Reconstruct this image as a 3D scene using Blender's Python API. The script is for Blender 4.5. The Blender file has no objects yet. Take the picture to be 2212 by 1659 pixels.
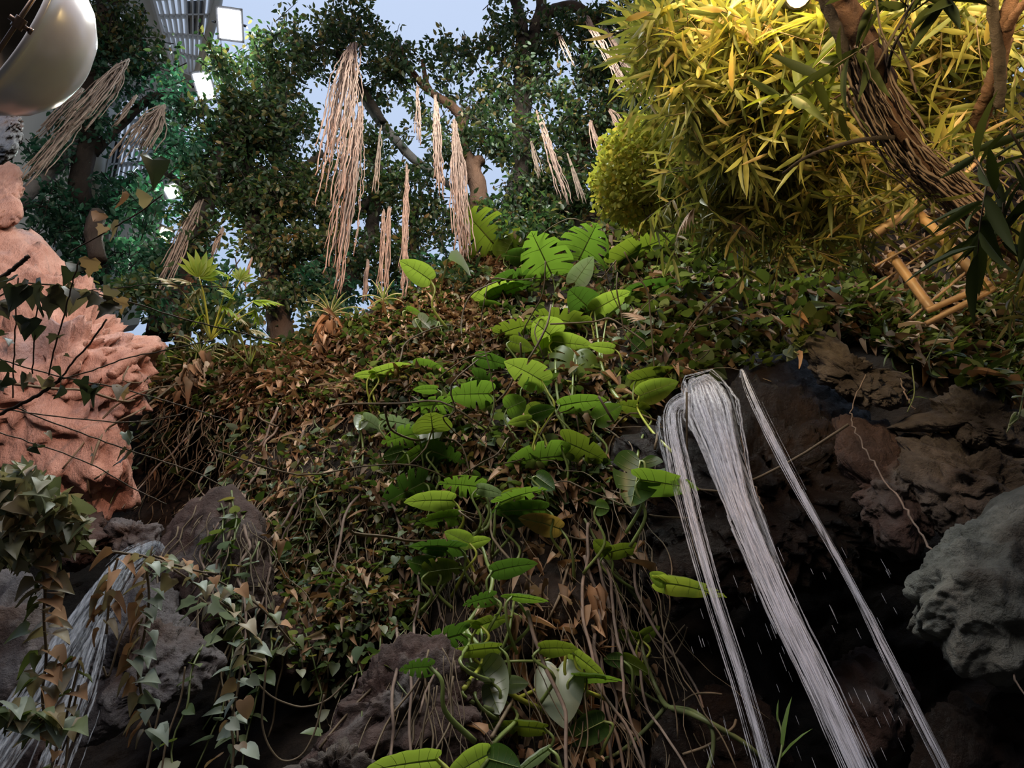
import bpy, math, random
import numpy as np
from mathutils import Vector, noise
from mathutils.bvhtree import BVHTree

sc = bpy.context.scene
COL = sc.collection
R = random.Random(7)
NR = np.random.default_rng(11)

# ------------------------------------------------------------------ camera
W_, H_, F = 2212.0, 1659.0, 1400.0
CX, CY = W_ / 2, H_ / 2
up = np.array([(900 - CX) / F, (CY + 610) / F, -1.0]); up /= np.linalg.norm(up)   # world vertical in camera axes
fw = np.array([0, 0, -1.0]); fy = fw - fw.dot(up) * up; fy /= np.linalg.norm(fy)
fx = np.cross(fy, up)
WM = np.array([fx, fy, up])                                   # camera axes -> world axes
EYE = np.array([0.0, 0.0, 1.6])
cam = bpy.data.objects.new('camera', bpy.data.cameras.new('camera'))
COL.objects.link(cam)
from mathutils import Matrix
m4 = Matrix([[*WM[0], EYE[0]], [*WM[1], EYE[1]], [*WM[2], EYE[2]], [0, 0, 0, 1]])
cam.matrix_world = m4
cam.data.sensor_width = 36.0
cam.data.lens = F / W_ * 36.0
cam.data.clip_end = 200
sc.camera = cam

# ------------------------------------------------------------------ view, sky, lights
sc.view_settings.view_transform = 'Standard'
sc.view_settings.look = 'None'
sc.view_settings.exposure = 0.0
sc.view_settings.gamma = 1.0
sc.view_settings.use_curve_mapping = False
cy = sc.cycles
cy.max_bounces = 5; cy.diffuse_bounces = 3; cy.glossy_bounces = 2; cy.transmission_bounces = 3
cy.transparent_max_bounces = 10; cy.adaptive_threshold = 0.03; cy.sample_clamp_indirect = 4.0
cy.caustics_reflective = False; cy.caustics_refractive = False

w = bpy.data.worlds.new('sky'); sc.world = w; w.use_nodes = True
nt = w.node_tree; nt.nodes.clear()
tc = nt.nodes.new('ShaderNodeTexCoord'); sp = nt.nodes.new('ShaderNodeSeparateXYZ')
rp = nt.nodes.new('ShaderNodeValToRGB'); bg = nt.nodes.new('ShaderNodeBackground'); wo = nt.nodes.new('ShaderNodeOutputWorld')
nt.links.new(tc.outputs['Generated'], sp.inputs[0]); nt.links.new(sp.outputs['Z'], rp.inputs[0])
nt.links.new(rp.outputs[0], bg.inputs[0]); nt.links.new(bg.outputs[0], wo.inputs[0])
e = rp.color_ramp.elements
e[0].position = 0.25; e[0].color = (0.030, 0.028, 0.028, 1)
e[1].position = 0.70; e[1].color = (0.36, 0.47, 0.66, 1)
x = e.new(0.97); x.color = (0.48, 0.58, 0.78, 1)
bg.inputs[1].default_value = 1.2


def lookat(o, tgt):
    d = Vector(tgt) - o.location
    o.rotation_euler = d.to_track_quat('-Z', 'Y').to_euler()


def lamp(name, kind, loc, energy, color, size=0.3, tgt=None, angle=60, blend=0.5):
    l = bpy.data.lights.new(name, kind); l.energy = energy; l.color = color
    if kind == 'AREA': l.size = size
    else: l.shadow_soft_size = size
    if kind == 'SPOT': l.spot_size = math.radians(angle); l.spot_blend = blend
    o = bpy.data.objects.new(name, l); COL.objects.link(o); o.location = loc
    if tgt is not None: lookat(o, tgt)
    return o


def ray(px, py):
    d = WM @ np.array([(px - CX) / F, (CY - py) / F, -1.0])
    return d / np.linalg.norm(d)


def Pr(px, py, r): return EYE + ray(px, py) * r           # point at a range
def Py(px, py, y):                                        # point on the upright plane Y = y
    d = ray(px, py)
    return EYE + d * (y / d[1])


def topx(p):
    v = WM.T @ (np.asarray(p) - EYE)
    return CX + F * v[0] / -v[2], CY - F * v[1] / -v[2]


# warm show lamps of the hall: one on the left rock and crest, one behind the bamboo, cool floods far left; fill and glint lights added
lamp('hall_fill', 'AREA', (-2.0, -5.5, 11.5), 900, (1.0, 0.93, 0.86), 6.0, (0.3, 6.5, 7.0))  # unseen area light added to lift the dark middle
lamp('overhead_fill', 'AREA', (0.8, 2.6, 15.0), 950, (0.95, 1.0, 0.92), 4.0, (0.4, 6.3, 7.0))  # unseen area light added above so the big leaves glow through
lamp('warm_spot_on_boulder', 'SPOT', (1.2, -3.2, 7.6), 1700, (1.0, 0.62, 0.46), 0.25, Py(150, 740, 4.8), 46, 0.7)
lamp('warm_spot_on_crest', 'SPOT', (-1.0, -3.5, 9.0), 4200, (1.0, 0.62, 0.38), 0.25, Py(760, 620, 7.0), 34, 0.8)
lamp('amber_bamboo_lamp', 'POINT', Pr(1735, -150, 6.2), 85, (1.0, 0.70, 0.26), 0.2)
lamp('amber_bamboo_flood', 'SPOT', Pr(1560, -260, 5.6), 900, (1.0, 0.74, 0.36), 0.4, Pr(1820, 400, 7.6), 100, 0.6)
lamp('amber_path_fill', 'SPOT', (2.2, -1.2, 3.0), 850, (1.0, 0.76, 0.38), 0.25, Pr(1880, 230, 7.0), 46, 0.8)  # unseen spot added near the camera to fill the bamboo underside
lamp('amber_corner_fill', 'SPOT', Pr(2300, -330, 6.2), 500, (1.0, 0.74, 0.36), 0.4, Pr(2030, 150, 7.5), 100, 0.6)  # another unseen spot, added to brighten the corner bamboo
lamp('amber_bank_fill', 'SPOT', (3.6, 0.2, 2.6), 420, (1.0, 0.66, 0.34), 0.2, Pr(2110, 350, 7.2), 40, 0.8)  # unseen spot added to brighten the right bank
lamp('wet_rock_glint', 'SPOT', (2.6, -1.0, 9.0), 700, (1.0, 0.58, 0.32), 0.15, Py(1640, 1150, 4.8), 34, 0.8)


# ------------------------------------------------------------------ materials
def new_mat(name):
    m = bpy.data.materials.new(name); m.use_nodes = True
    nt = m.node_tree; nt.nodes.clear()
    return m, nt, nt.nodes.new('ShaderNodeOutputMaterial')


def N(nt, t, **kw):
    n = nt.nodes.new(t)
    for k, v in kw.items(): setattr(n, k, v)
    return n


def ramp(nt, stops):
    r = N(nt, 'ShaderNodeValToRGB'); el = r.color_ramp.elements
    el[0].position, el[0].color = stops[0][0], (*stops[0][1], 1)
    el[1].position, el[1].color = stops[-1][0], (*stops[-1][1], 1)
    for p, c in stops[1:-1]:
        q = el.new(p); q.color = (*c, 1)
    return r


def leaf_mat(name, stops, trans=0.4, tint=(1.5, 1.6, 0.6), rough=0.42, spec=0.4):
    """per-leaf colour from the random value of each leaf's own island, with light passing through the blade"""
    m, nt, out = new_mat(name)
    g = N(nt, 'ShaderNodeNewGeometry'); r = ramp(nt, stops)
    nt.links.new(g.outputs['Random Per Island'], r.inputs[0])
    p = N(nt, 'ShaderNodeBsdfPrincipled'); p.inputs['Roughness'].default_value = rough
    p.inputs['Specular IOR Level'].default_value = spec
    t = N(nt, 'ShaderNodeBsdfTranslucent'); mx = N(nt, 'ShaderNodeMixShader'); mx.inputs[0].default_value = trans
    mul = N(nt, 'ShaderNodeMix', data_type='RGBA', blend_type='MULTIPLY'); mul.inputs[0].default_value = 1.0
    nt.links.new(r.outputs[0], mul.inputs[6]); mul.inputs[7].default_value = (*tint, 1)
    nt.links.new(r.outputs[0], p.inputs['Base Color']); nt.links.new(mul.outputs[2], t.inputs[0])
    nt.links.new(p.outputs[0], mx.inputs[1]); nt.links.new(t.outputs[0], mx.inputs[2])
    nt.links.new(mx.outputs[0], out.inputs[0])
    return m


def rock_mat(name, stops, scale=1.2, rough=0.85, bump=0.6, fine=14.0, spec=0.3, patch=None, stretch=(1, 1, 1), bdist=0.06):
    m, nt, out = new_mat(name)
    tc = N(nt, 'ShaderNodeTexCoord'); mp = N(nt, 'ShaderNodeMapping'); mp.inputs['Scale'].default_value = stretch
    nt.links.new(tc.outputs['Object'], mp.inputs[0])
    n1 = N(nt, 'ShaderNodeTexNoise'); n1.inputs['Scale'].default_value = scale; n1.inputs['Detail'].default_value = 8; n1.inputs['Roughness'].default_value = 0.65
    n2 = N(nt, 'ShaderNodeTexNoise'); n2.inputs['Scale'].default_value = fine; n2.inputs['Detail'].default_value = 7; n2.inputs['Roughness'].default_value = 0.7
    nt.links.new(mp.outputs[0], n1.inputs['Vector']); nt.links.new(mp.outputs[0], n2.inputs['Vector'])
    r = ramp(nt, stops); nt.links.new(n1.outputs[0], r.inputs[0])
    p = N(nt, 'ShaderNodeBsdfPrincipled'); p.inputs['Specular IOR Level'].default_value = spec
    p.inputs['Roughness'].default_value = rough
    col = r.outputs[0]
    if patch:                                             # lichen / mineral stains with a shape of their own
        n3 = N(nt, 'ShaderNodeTexNoise'); n3.inputs['Scale'].default_value = patch[1]; n3.inputs['Detail'].default_value = 5
        nt.links.new(tc.outputs['Object'], n3.inputs['Vector'])
        r3 = ramp(nt, [(patch[2], (0, 0, 0)), (patch[2] + 0.12, (1, 1, 1))]); nt.links.new(n3.outputs[0], r3.inputs[0])
        mx = N(nt, 'ShaderNodeMix', data_type='RGBA'); nt.links.new(r3.outputs[0], mx.inputs[0])
        nt.links.new(col, mx.inputs[6]); mx.inputs[7].default_value = (*patch[0], 1); col = mx.outputs[2]
    nt.links.new(col, p.inputs['Base Color'])
    b = N(nt, 'ShaderNodeBump'); b.inputs['Strength'].default_value = bump; b.inputs['Distance'].default_value = bdist
    nt.links.new(n2.outputs[0], b.inputs['Height']); nt.links.new(b.outputs[0], p.inputs['Normal'])
    nt.links.new(p.outputs[0], out.inputs[0])
    return m


def plain_mat(name, color, rough=0.5, metal=0.0, spec=0.5, var=0.25, scale=6.0, bump=0.0, emit=None, es=1.0):
    m, nt, out = new_mat(name)
    p = N(nt, 'ShaderNodeBsdfPrincipled'); p.inputs['Roughness'].default_value = rough; p.inputs['Metallic'].default_value = metal
    p.inputs['Specular IOR Level'].default_value = spec
    tc = N(nt, 'ShaderNodeTexCoord'); n1 = N(nt, 'ShaderNodeTexNoise'); n1.inputs['Scale'].default_value = scale; n1.inputs['Detail'].default_value = 5
    nt.links.new(tc.outputs['Object'], n1.inputs['Vector'])
    c = np.array(color)
    r = ramp(nt, [(0.3, tuple(c * (1 - var))), (0.7, tuple(np.minimum(c * (1 + var), 1)))])
    nt.links.new(n1.outputs[0], r.inputs[0]); nt.links.new(r.outputs[0], p.inputs['Base Color'])
    if bump:
        b = N(nt, 'ShaderNodeBump'); b.inputs['Strength'].default_value = bump; b.inputs['Distance'].default_value = 0.03
        nt.links.new(n1.outputs[0], b.inputs['Height']); nt.links.new(b.outputs[0], p.inputs['Normal'])
    if emit:
        p.inputs['Emission Color'].default_value = (*emit, 1); p.inputs['Emission Strength'].default_value = es
    nt.links.new(p.outputs[0], out.inputs[0])
    return m


def water_mat(name, color, clear=0.45):
    m, nt, out = new_mat(name)
    p = N(nt, 'ShaderNodeBsdfPrincipled'); p.inputs['Base Color'].default_value = (*color, 1); p.inputs['Roughness'].default_value = 0.25
    tl = N(nt, 'ShaderNodeBsdfTranslucent'); tl.inputs[0].default_value = (*color, 1)
    a = N(nt, 'ShaderNodeMixShader'); a.inputs[0].default_value = 0.4
    t = N(nt, 'ShaderNodeBsdfTransparent'); mx = N(nt, 'ShaderNodeMixShader')
    tc = N(nt, 'ShaderNodeTexCoord'); mp = N(nt, 'ShaderNodeMapping'); mp.inputs['Scale'].default_value = (40, 40, 2.2)
    n1 = N(nt, 'ShaderNodeTexNoise'); n1.inputs['Scale'].default_value = 1.5; n1.inputs['Detail'].default_value = 4
    nt.links.new(tc.outputs['Object'], mp.inputs[0]); nt.links.new(mp.outputs[0], n1.inputs['Vector'])
    r = ramp(nt, [(clear - 0.12, (0, 0, 0)), (clear + 0.25, (1, 1, 1))]); nt.links.new(n1.outputs[0], r.inputs[0])
    sc_ = N(nt, 'ShaderNodeMath', operation='MULTIPLY'); sc_.inputs[1].default_value = 0.5; nt.links.new(r.outputs[0], sc_.inputs[0]); nt.links.new(sc_.outputs[0], mx.inputs[0])
    nt.links.new(p.outputs[0], a.inputs[1]); nt.links.new(tl.outputs[0], a.inputs[2])
    nt.links.new(t.outputs[0], mx.inputs[1]); nt.links.new(a.outputs[0], mx.inputs[2]); nt.links.new(mx.outputs[0], out.inputs[0])
    return m


M = {}
M['fig'] = leaf_mat('fig_leaf', [(0, (0.022, 0.045, 0.024)), (0.45, (0.045, 0.075, 0.035)), (0.8, (0.085, 0.105, 0.045)), (0.93, (0.17, 0.13, 0.05)), (1, (0.22, 0.14, 0.06))], 0.35, (1.4, 1.7, 1.0))
M['fig_cool'] = leaf_mat('fig_leaf_cool_lit', [(0, (0.02, 0.055, 0.035)), (0.6, (0.04, 0.10, 0.06)), (1, (0.09, 0.15, 0.09))], 0.4, (1.3, 2.0, 1.5))  # cool floodlight cast put into the fig leaf colour
M['bamboo_leaf'] = leaf_mat('bamboo_leaf', [(0, (0.07, 0.09, 0.025)), (0.4, (0.17, 0.18, 0.05)), (0.8, (0.28, 0.26, 0.075)), (1, (0.40, 0.28, 0.13))], 0.45, (1.4, 1.35, 0.7))
M['dark_blade'] = leaf_mat('dark_blade', [(0, (0.03, 0.04, 0.012)), (1, (0.07, 0.085, 0.025))], 0.12, (1.5, 1.6, 0.6), 0.6, 0.15)  # silhouette darkness of backlit blades put into the colour
M['bush_leaf'] = leaf_mat('bush_leaf', [(0, (0.26, 0.29, 0.06)), (0.7, (0.42, 0.41, 0.08)), (1, (0.52, 0.38, 0.09))], 0.4, (1.3, 1.3, 0.8))
M['ivy'] = leaf_mat('ivy_leaf', [(0, (0.035, 0.06, 0.022)), (0.4, (0.075, 0.11, 0.035)), (0.75, (0.13, 0.16, 0.07)), (0.9, (0.24, 0.24, 0.15)), (1, (0.28, 0.18, 0.08))], 0.3)
M['ivy_right'] = leaf_mat('ivy_leaf_green', [(0, (0.035, 0.05, 0.016)), (0.5, (0.08, 0.10, 0.03)), (0.8, (0.14, 0.165, 0.05)), (0.92, (0.24, 0.25, 0.18)), (1, (0.26, 0.2, 0.1))], 0.3)
M['ivy_dark'] = leaf_mat('ivy_leaf_dark', [(0, (0.015, 0.025, 0.012)), (0.7, (0.03, 0.045, 0.02)), (1, (0.12, 0.10, 0.07))], 0.2, (1.3, 1.4, 0.8))
M['ivy_pale'] = leaf_mat('ivy_leaf_pale', [(0, (0.10, 0.12, 0.06)), (0.35, (0.20, 0.21, 0.12)), (0.7, (0.32, 0.27, 0.17)), (1, (0.30, 0.17, 0.09))], 0.3, (1.2, 1.2, 0.8))
M['ivy_grey'] = leaf_mat('ivy_leaf_grey', [(0, (0.14, 0.19, 0.14)), (1, (0.30, 0.34, 0.27))], 0.25, (1.2, 1.3, 0.9))
M['litter'] = leaf_mat('dry_leaf', [(0, (0.06, 0.036, 0.02)), (0.4, (0.17, 0.095, 0.05)), (0.75, (0.38, 0.21, 0.11)), (1, (0.52, 0.38, 0.27))], 0.2, (1.2, 1.1, 0.8), 0.7, 0.2)
M['dry_palm'] = leaf_mat('dry_palm', [(0, (0.42, 0.26, 0.17)), (1, (0.6, 0.42, 0.3))], 0.2, (1, 1, 1), 0.6, 0.2)
M['mon_b'] = leaf_mat('lit_leaf_green', [(0, (0.17, 0.245, 0.045)), (1, (0.22, 0.29, 0.055))], 0.5, (1.5, 1.5, 0.8), 0.4)  # brightness of light shining through the leaf, put into the green
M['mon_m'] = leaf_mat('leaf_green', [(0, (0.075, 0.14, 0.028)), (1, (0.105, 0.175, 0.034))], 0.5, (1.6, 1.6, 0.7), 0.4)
M['mon_d'] = leaf_mat('shaded_leaf_green', [(0, (0.04, 0.085, 0.02)), (1, (0.065, 0.12, 0.025))], 0.35, (1.5, 1.6, 0.7), 0.38)  # darker copy: shade on the leaf put into its green
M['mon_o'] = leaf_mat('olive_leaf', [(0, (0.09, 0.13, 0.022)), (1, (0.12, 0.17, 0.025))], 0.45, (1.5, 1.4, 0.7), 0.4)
M['mon_p'] = leaf_mat('sheen_pale_leaf', [(0, (0.23, 0.29, 0.20)), (1, (0.34, 0.36, 0.26))], 0.25, (1.1, 1.3, 0.7), 0.3, 0.6)  # sheen of the glossy upper side put into the colour
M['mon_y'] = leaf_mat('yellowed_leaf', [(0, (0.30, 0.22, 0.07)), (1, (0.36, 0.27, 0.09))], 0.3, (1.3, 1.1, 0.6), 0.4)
M['petiole'] = plain_mat('petiole_green', (0.20, 0.25, 0.07), 0.4, var=0.2)
M['petiole_y'] = plain_mat('petiole_yellow_green', (0.38, 0.40, 0.06), 0.35, var=0.2)
M['cream'] = leaf_mat('cream_stripe', [(0, (0.42, 0.42, 0.22)), (1, (0.55, 0.5, 0.28))], 0.3, (1.1, 1.1, 0.7))
M['strap'] = leaf_mat('strap_green', [(0, (0.08, 0.15, 0.03)), (1, (0.14, 0.2, 0.04))], 0.4)
M['fan'] = leaf_mat('fan_leaf', [(0, (0.18, 0.28, 0.03)), (1, (0.30, 0.38, 0.05))], 0.5, (1.4, 1.4, 0.7))
M['fan_pale'] = leaf_mat('fan_leaf_pale', [(0, (0.28, 0.27, 0.14)), (1, (0.42, 0.36, 0.24))], 0.3, (1.1, 1.1, 0.8))
M['root'] = plain_mat('aerial_root', (0.25, 0.16, 0.125), 0.8, spec=0.2, var=0.35, scale=9)
M['root_dim'] = plain_mat('old_aerial_root', (0.19, 0.135, 0.105), 0.85, spec=0.2, var=0.35, scale=9)
M['vine'] = plain_mat('vine_stem', (0.13, 0.092, 0.055), 0.7, spec=0.3, var=0.4, scale=5)
M['vine_dark'] = plain_mat('dark_twig', (0.05, 0.03, 0.02), 0.8, spec=0.2, var=0.4, scale=5)
M['vine_green'] = plain_mat('green_stem', (0.12, 0.14, 0.05), 0.5, spec=0.4, var=0.3, scale=5)
M['bark'] = rock_mat('fig_bark', [(0.3, (0.022, 0.016, 0.013)), (0.7, (0.06, 0.042, 0.032))], 3, 0.85, 0.8, 22, stretch=(1, 1, 0.25))
M['bark_grey'] = rock_mat('grey_bark', [(0.3, (0.07, 0.065, 0.065)), (0.7, (0.20, 0.18, 0.17))], 3, 0.7, 0.6, 18, stretch=(1, 1, 0.3))
M['bark_red'] = rock_mat('warm_bark', [(0.3, (0.07, 0.035, 0.022)), (0.7, (0.17, 0.085, 0.05))], 3, 0.8, 0.8, 22, stretch=(1, 1, 0.25))
M['bamboo_culm'] = plain_mat('bamboo_culm', (0.42, 0.25, 0.12), 0.4, var=0.3, scale=3)
M['bamboo_grey'] = plain_mat('weathered_bamboo', (0.42, 0.27, 0.17), 0.5, var=0.3, scale=3)
M['pink'] = rock_mat('pink_sandstone', [(0.30, (0.16, 0.075, 0.055)), (0.42, (0.50, 0.25, 0.185)), (0.6, (0.66, 0.37, 0.29)), (0.75, (0.60, 0.36, 0.31))], 1.3, 0.85, 0.9, 6.5,
                     patch=((0.30, 0.24, 0.26), 0.8, 0.56), stretch=(1.4, 1.0, 0.7), bdist=0.12)
M['wet'] = rock_mat('wet_brown_rock', [(0.3, (0.010, 0.006, 0.005)), (0.55, (0.028, 0.016, 0.011)), (0.75, (0.060, 0.032, 0.020))], 1.6, 0.46, 1.0, 14, 0.2, bdist=0.12)
M['tan'] = rock_mat('tan_rock', [(0.3, (0.07, 0.055, 0.047)), (0.5, (0.165, 0.13, 0.11)), (0.72, (0.27, 0.22, 0.19))], 2.0, 0.85, 1.0, 11, patch=((0.05, 0.035, 0.028), 1.2, 0.52), bdist=0.1)
M['grey'] = rock_mat('grey_rock', [(0.3, (0.07, 0.072, 0.062)), (0.5, (0.20, 0.205, 0.18)), (0.72, (0.36, 0.35, 0.30))], 2.2, 0.8, 1.0, 9, patch=((0.07, 0.06, 0.048), 1.0, 0.52), bdist=0.12)
M['brownrock'] = rock_mat('red_brown_rock', [(0.3, (0.035, 0.02, 0.016)), (0.55, (0.085, 0.047, 0.038)), (0.75, (0.13, 0.08, 0.065))], 1.8, 0.75, 0.9, 9, patch=((0.12, 0.105, 0.10), 1.3, 0.55), bdist=0.1)
M['mauve'] = rock_mat('mauve_grey_rock', [(0.3, (0.05, 0.04, 0.04)), (0.55, (0.14, 0.12, 0.12)), (0.75, (0.22, 0.19, 0.18))], 1.8, 0.6, 0.9, 9, patch=((0.09, 0.055, 0.042), 1.3, 0.5), bdist=0.1)
M['soil'] = rock_mat('cliff_soil', [(0.3, (0.012, 0.008, 0.006)), (0.55, (0.035, 0.022, 0.015)), (0.8, (0.075, 0.046, 0.030))], 2.2, 0.9, 1.0, 9, bdist=0.1)
M['floor'] = rock_mat('path_floor', [(0.3, (0.03, 0.027, 0.024)), (0.7, (0.06, 0.055, 0.05))], 2, 0.8, 0.5, 10)
M['water'] = water_mat('falling_water', (0.88, 0.86, 0.93), 0.44)
M['water_thin'] = water_mat('thin_water', (0.68, 0.70, 0.77), 0.52)
M['wallpaint'] = plain_mat('wall_paint', (0.50, 0.50, 0.46), 0.7, var=0.06, scale=0.6)
M['frame'] = plain_mat('white_metal', (0.62, 0.62, 0.60), 0.5, var=0.05)
M['pane'] = plain_mat('bright_pane', (0.3, 0.34, 0.4), 0.2, var=0.1, emit=(0.50, 0.60, 0.78), es=0.75)
M['pane_dark'] = plain_mat('dim_pane', (0.10, 0.11, 0.12), 0.2, var=0.1)
M['pipe'] = plain_mat('cream_pipe', (0.55, 0.53, 0.45), 0.4, var=0.05)
M['lamp_body'] = plain_mat('lamp_housing', (0.10, 0.10, 0.11), 0.4, 0.6, var=0.1)
M['led'] = plain_mat('led_panel', (0.9, 0.95, 1.0), 0.3, var=0.0, emit=(0.92, 0.97, 1.0), es=26)
M['led_warm'] = plain_mat('led_panel_warm', (1, 0.9, 0.7), 0.3, var=0.0, emit=(1.0, 0.85, 0.55), es=14)
M['amber'] = plain_mat('amber_lens', (1, 0.6, 0.2), 0.3, var=0.0, emit=(1.0, 0.55, 0.16), es=14)
M['steel'] = plain_mat('polished_steel', (0.86, 0.85, 0.90), 0.25, 0.1, var=0.10, scale=2.5, bump=0.1)
M['dome_inside'] = plain_mat('dome_inside', (0.10, 0.085, 0.07), 0.6, 0.2, var=0.2)
M['brass'] = plain_mat('dark_brass', (0.20, 0.13, 0.10), 0.35, 0.8, var=0.15)
M['driftwood'] = rock_mat('dark_driftwood', [(0.3, (0.015, 0.010, 0.008)), (0.6, (0.05, 0.03, 0.02)), (0.8, (0.22, 0.16, 0.13))], 2, 0.35, 0.9, 8, 0.5, stretch=(1, 1, 0.35))


# ------------------------------------------------------------------ mesh building
class Acc:
    """collects leaves, tubes and shells and links them as ONE mesh object"""
    def __init__(s): s.v, s.l, s.t, s.mi, s.n = [], [], [], [], 0

    def add(s, V, loops, tot, mi=0):
        V = np.asarray(V, dtype=np.float64).reshape(-1, 3)
        s.v.append(V); s.l.append(np.asarray(loops, dtype=np.int64).ravel() + s.n)
        tot = np.asarray(tot, dtype=np.int64).ravel(); s.t.append(tot); s.mi.append(np.full(len(tot), mi)); s.n += len(V)

    def addf(s, V, faces, mi=0):
        s.add(V, [i for f in faces for i in f], [len(f) for f in faces], mi)

    def build(s, name, mats, parent=None, smooth=True, origin=None):
        V = np.concatenate(s.v); L = np.concatenate(s.l); T = np.concatenate(s.t); MI = np.concatenate(s.mi)
        o_ = np.array(origin) if origin is not None else None
        base = np.zeros(3)
        if parent is not None: base = np.array(world_loc(parent))
        elif o_ is not None: base = o_
        V = V - base
        me = bpy.data.meshes.new(name)
        me.vertices.add(len(V)); me.vertices.foreach_set('co', V.astype(np.float32).ravel())
        me.loops.add(len(L)); me.loops.foreach_set('vertex_index', L.astype(np.int32))
        me.polygons.add(len(T)); st = np.concatenate([[0], np.cumsum(T)[:-1]])
        me.polygons.foreach_set('loop_start', st.astype(np.int32)); me.polygons.foreach_set('loop_total', T.astype(np.int32))
        if not isinstance(mats, (list, tuple)): mats = [mats]
        for m in mats: me.materials.append(m)
        me.polygons.foreach_set('material_index', MI.astype(np.int32))
        me.polygons.foreach_set('use_smooth', np.full(len(T), bool(smooth)))
        me.update(calc_edges=True); me.validate()
        ob = bpy.data.objects.new(name, me); COL.objects.link(ob)
        if parent is not None: ob.parent = parent
        elif o_ is not None: ob.location = o_
        return ob


def world_loc(o):
    v = Vector((0, 0, 0))
    while o is not None: v = v + o.location; o = o.parent
    return v


def tag(o, label=None, cat=None, group=None, kind=None):
    if label: o['label'] = label
    if cat: o['category'] = cat
    if group: o['group'] = group
    if kind: o['kind'] = kind
    return o


def thing(name, loc, label, cat, group=None):
    o = bpy.data.objects.new(name, None); COL.objects.link(o); o.location = tuple(loc)
    o.empty_display_size = 0.1
    return tag(o, label, cat, group)


def nrm(v):
    v = np.asarray(v, dtype=float); n = np.linalg.norm(v, axis=-1, keepdims=True)
    return v / np.maximum(n, 1e-9)


def smooth_path(pts, k=6):
    P = np.asarray(pts, dtype=float)
    if len(P) < 3:
        t = np.linspace(0, 1, k + 1)[:, None]
        return P[0] * (1 - t) + P[-1] * t
    Q = np.vstack([2 * P[0] - P[1], P, 2 * P[-1] - P[-2]]); out = []
    for i in range(1, len(Q) - 2):
        a, b, c, d = Q[i - 1], Q[i], Q[i + 1], Q[i + 2]
        for t in np.arange(k) / k:
            out.append(0.5 * (2 * b + (c - a) * t + (2 * a - 5 * b + 4 * c - d) * t * t + (3 * b - a - 3 * c + d) * t ** 3))
    out.append(P[-1])
    return np.array(out)


def tube(acc, pts, rad, sides=6, mi=0, rough=0.0):
    P = np.asarray(pts, dtype=float); n = len(P)
    r = np.broadcast_to(np.asarray(rad, dtype=float), (n,)) if np.ndim(rad) == 0 else np.interp(np.linspace(0, 1, n), np.linspace(0, 1, len(rad)), rad)
    T = nrm(np.gradient(P, axis=0))
    ref = np.array([0.31, 0.2, 0.93]) if abs(T[:, 2]).mean() < 0.8 else np.array([0.95, 0.3, 0.1])
    A = nrm(np.cross(T, ref)); B = np.cross(T, A)
    th = np.linspace(0, 2 * math.pi, sides, endpoint=False)
    rr = r[:, None] * np.ones(sides)
    if rough: rr = rr * (1 + rough * NR.normal(size=rr.shape))
    V = P[:, None] + rr[..., None] * (np.cos(th)[None, :, None] * A[:, None] + np.sin(th)[None, :, None] * B[:, None])
    i = np.arange(n - 1)[:, None] * sides; j = np.arange(sides)[None]; j2 = (j + 1) % sides
    q = np.stack([i + j, i + j2, i + sides + j2, i + sides + j], -1).reshape(-1, 4)
    V = np.vstack([V.reshape(-1, 3), P[:1], P[-1:]])
    c0, c1 = n * sides, n * sides + 1
    tr = [[c0, (k + 1) % sides, k] for k in range(sides)] + [[c1, (n - 1) * sides + k, (n - 1) * sides + (k + 1) % sides] for k in range(sides)]
    acc.add(V, np.concatenate([q.ravel(), np.array(tr).ravel()]), np.concatenate([np.full(len(q), 4), np.full(len(tr), 3)]), mi)


def box(acc, c, ax, ay, az, mi=0):
    c, ax, ay, az = map(np.asarray, (c, ax, ay, az))
    V = [c + sx * ax + sy * ay + sz * az for sz in (-1, 1) for sy in (-1, 1) for sx in (-1, 1)]
    acc.addf(V, [(0, 2, 3, 1), (4, 5, 7, 6), (0, 1, 5, 4), (2, 6, 7, 3), (0, 4, 6, 2), (1, 3, 7, 5)], mi)


def strip_leaf(ts, ws, fold=0.12, droop=0.15):
    """a pointed blade: base at 0, tip at (0,1,0), folded along the midrib"""
    V = [(0, 0, 0)]
    for t, w_ in zip(ts, ws):
        z = -droop * t * t
        V += [(-w_, t, z + fold * w_), (0, t, z - fold * w_ * 0.4), (w_, t, z + fold * w_)]
    V.append((0, 1, -droop)); Fc = [(0, 2, 1), (0, 3, 2)]
    for k in range(len(ts) - 1):
        a = 1 + 3 * k
        Fc += [(a, a + 1, a + 4, a + 3), (a + 1, a + 2, a + 5, a + 4)]
    a = 1 + 3 * (len(ts) - 1); e_ = len(V) - 1
    Fc += [(a, a + 1, e_), (a + 1, a + 2, e_)]
    return np.array(V, float), Fc


def outline_leaf(half, fold=0.15, droop=0.2):
    """a lobed blade fanned from its midrib; half = points of the right margin from base to tip"""
    half = list(half); mids = [(0, max(0.0, min(1, y)), 0) for x_, y in half]
    n = len(half); V = []
    for x_, y in half: V.append((x_, y, fold * x_ - droop * y * abs(y)))
    for x_, y in half: V.append((-x_, y, fold * x_ - droop * y * abs(y)))
    for x_, y, _ in mids: V.append((0, y * 0.9, -droop * y * y))
    Fc = []
    for k in range(n - 1):
        Fc.append((2 * n + k, k, k + 1, 2 * n + k + 1)); Fc.append((2 * n + k, 2 * n + k + 1, n + k + 1, n + k))
    return np.array(V, float), Fc


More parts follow.
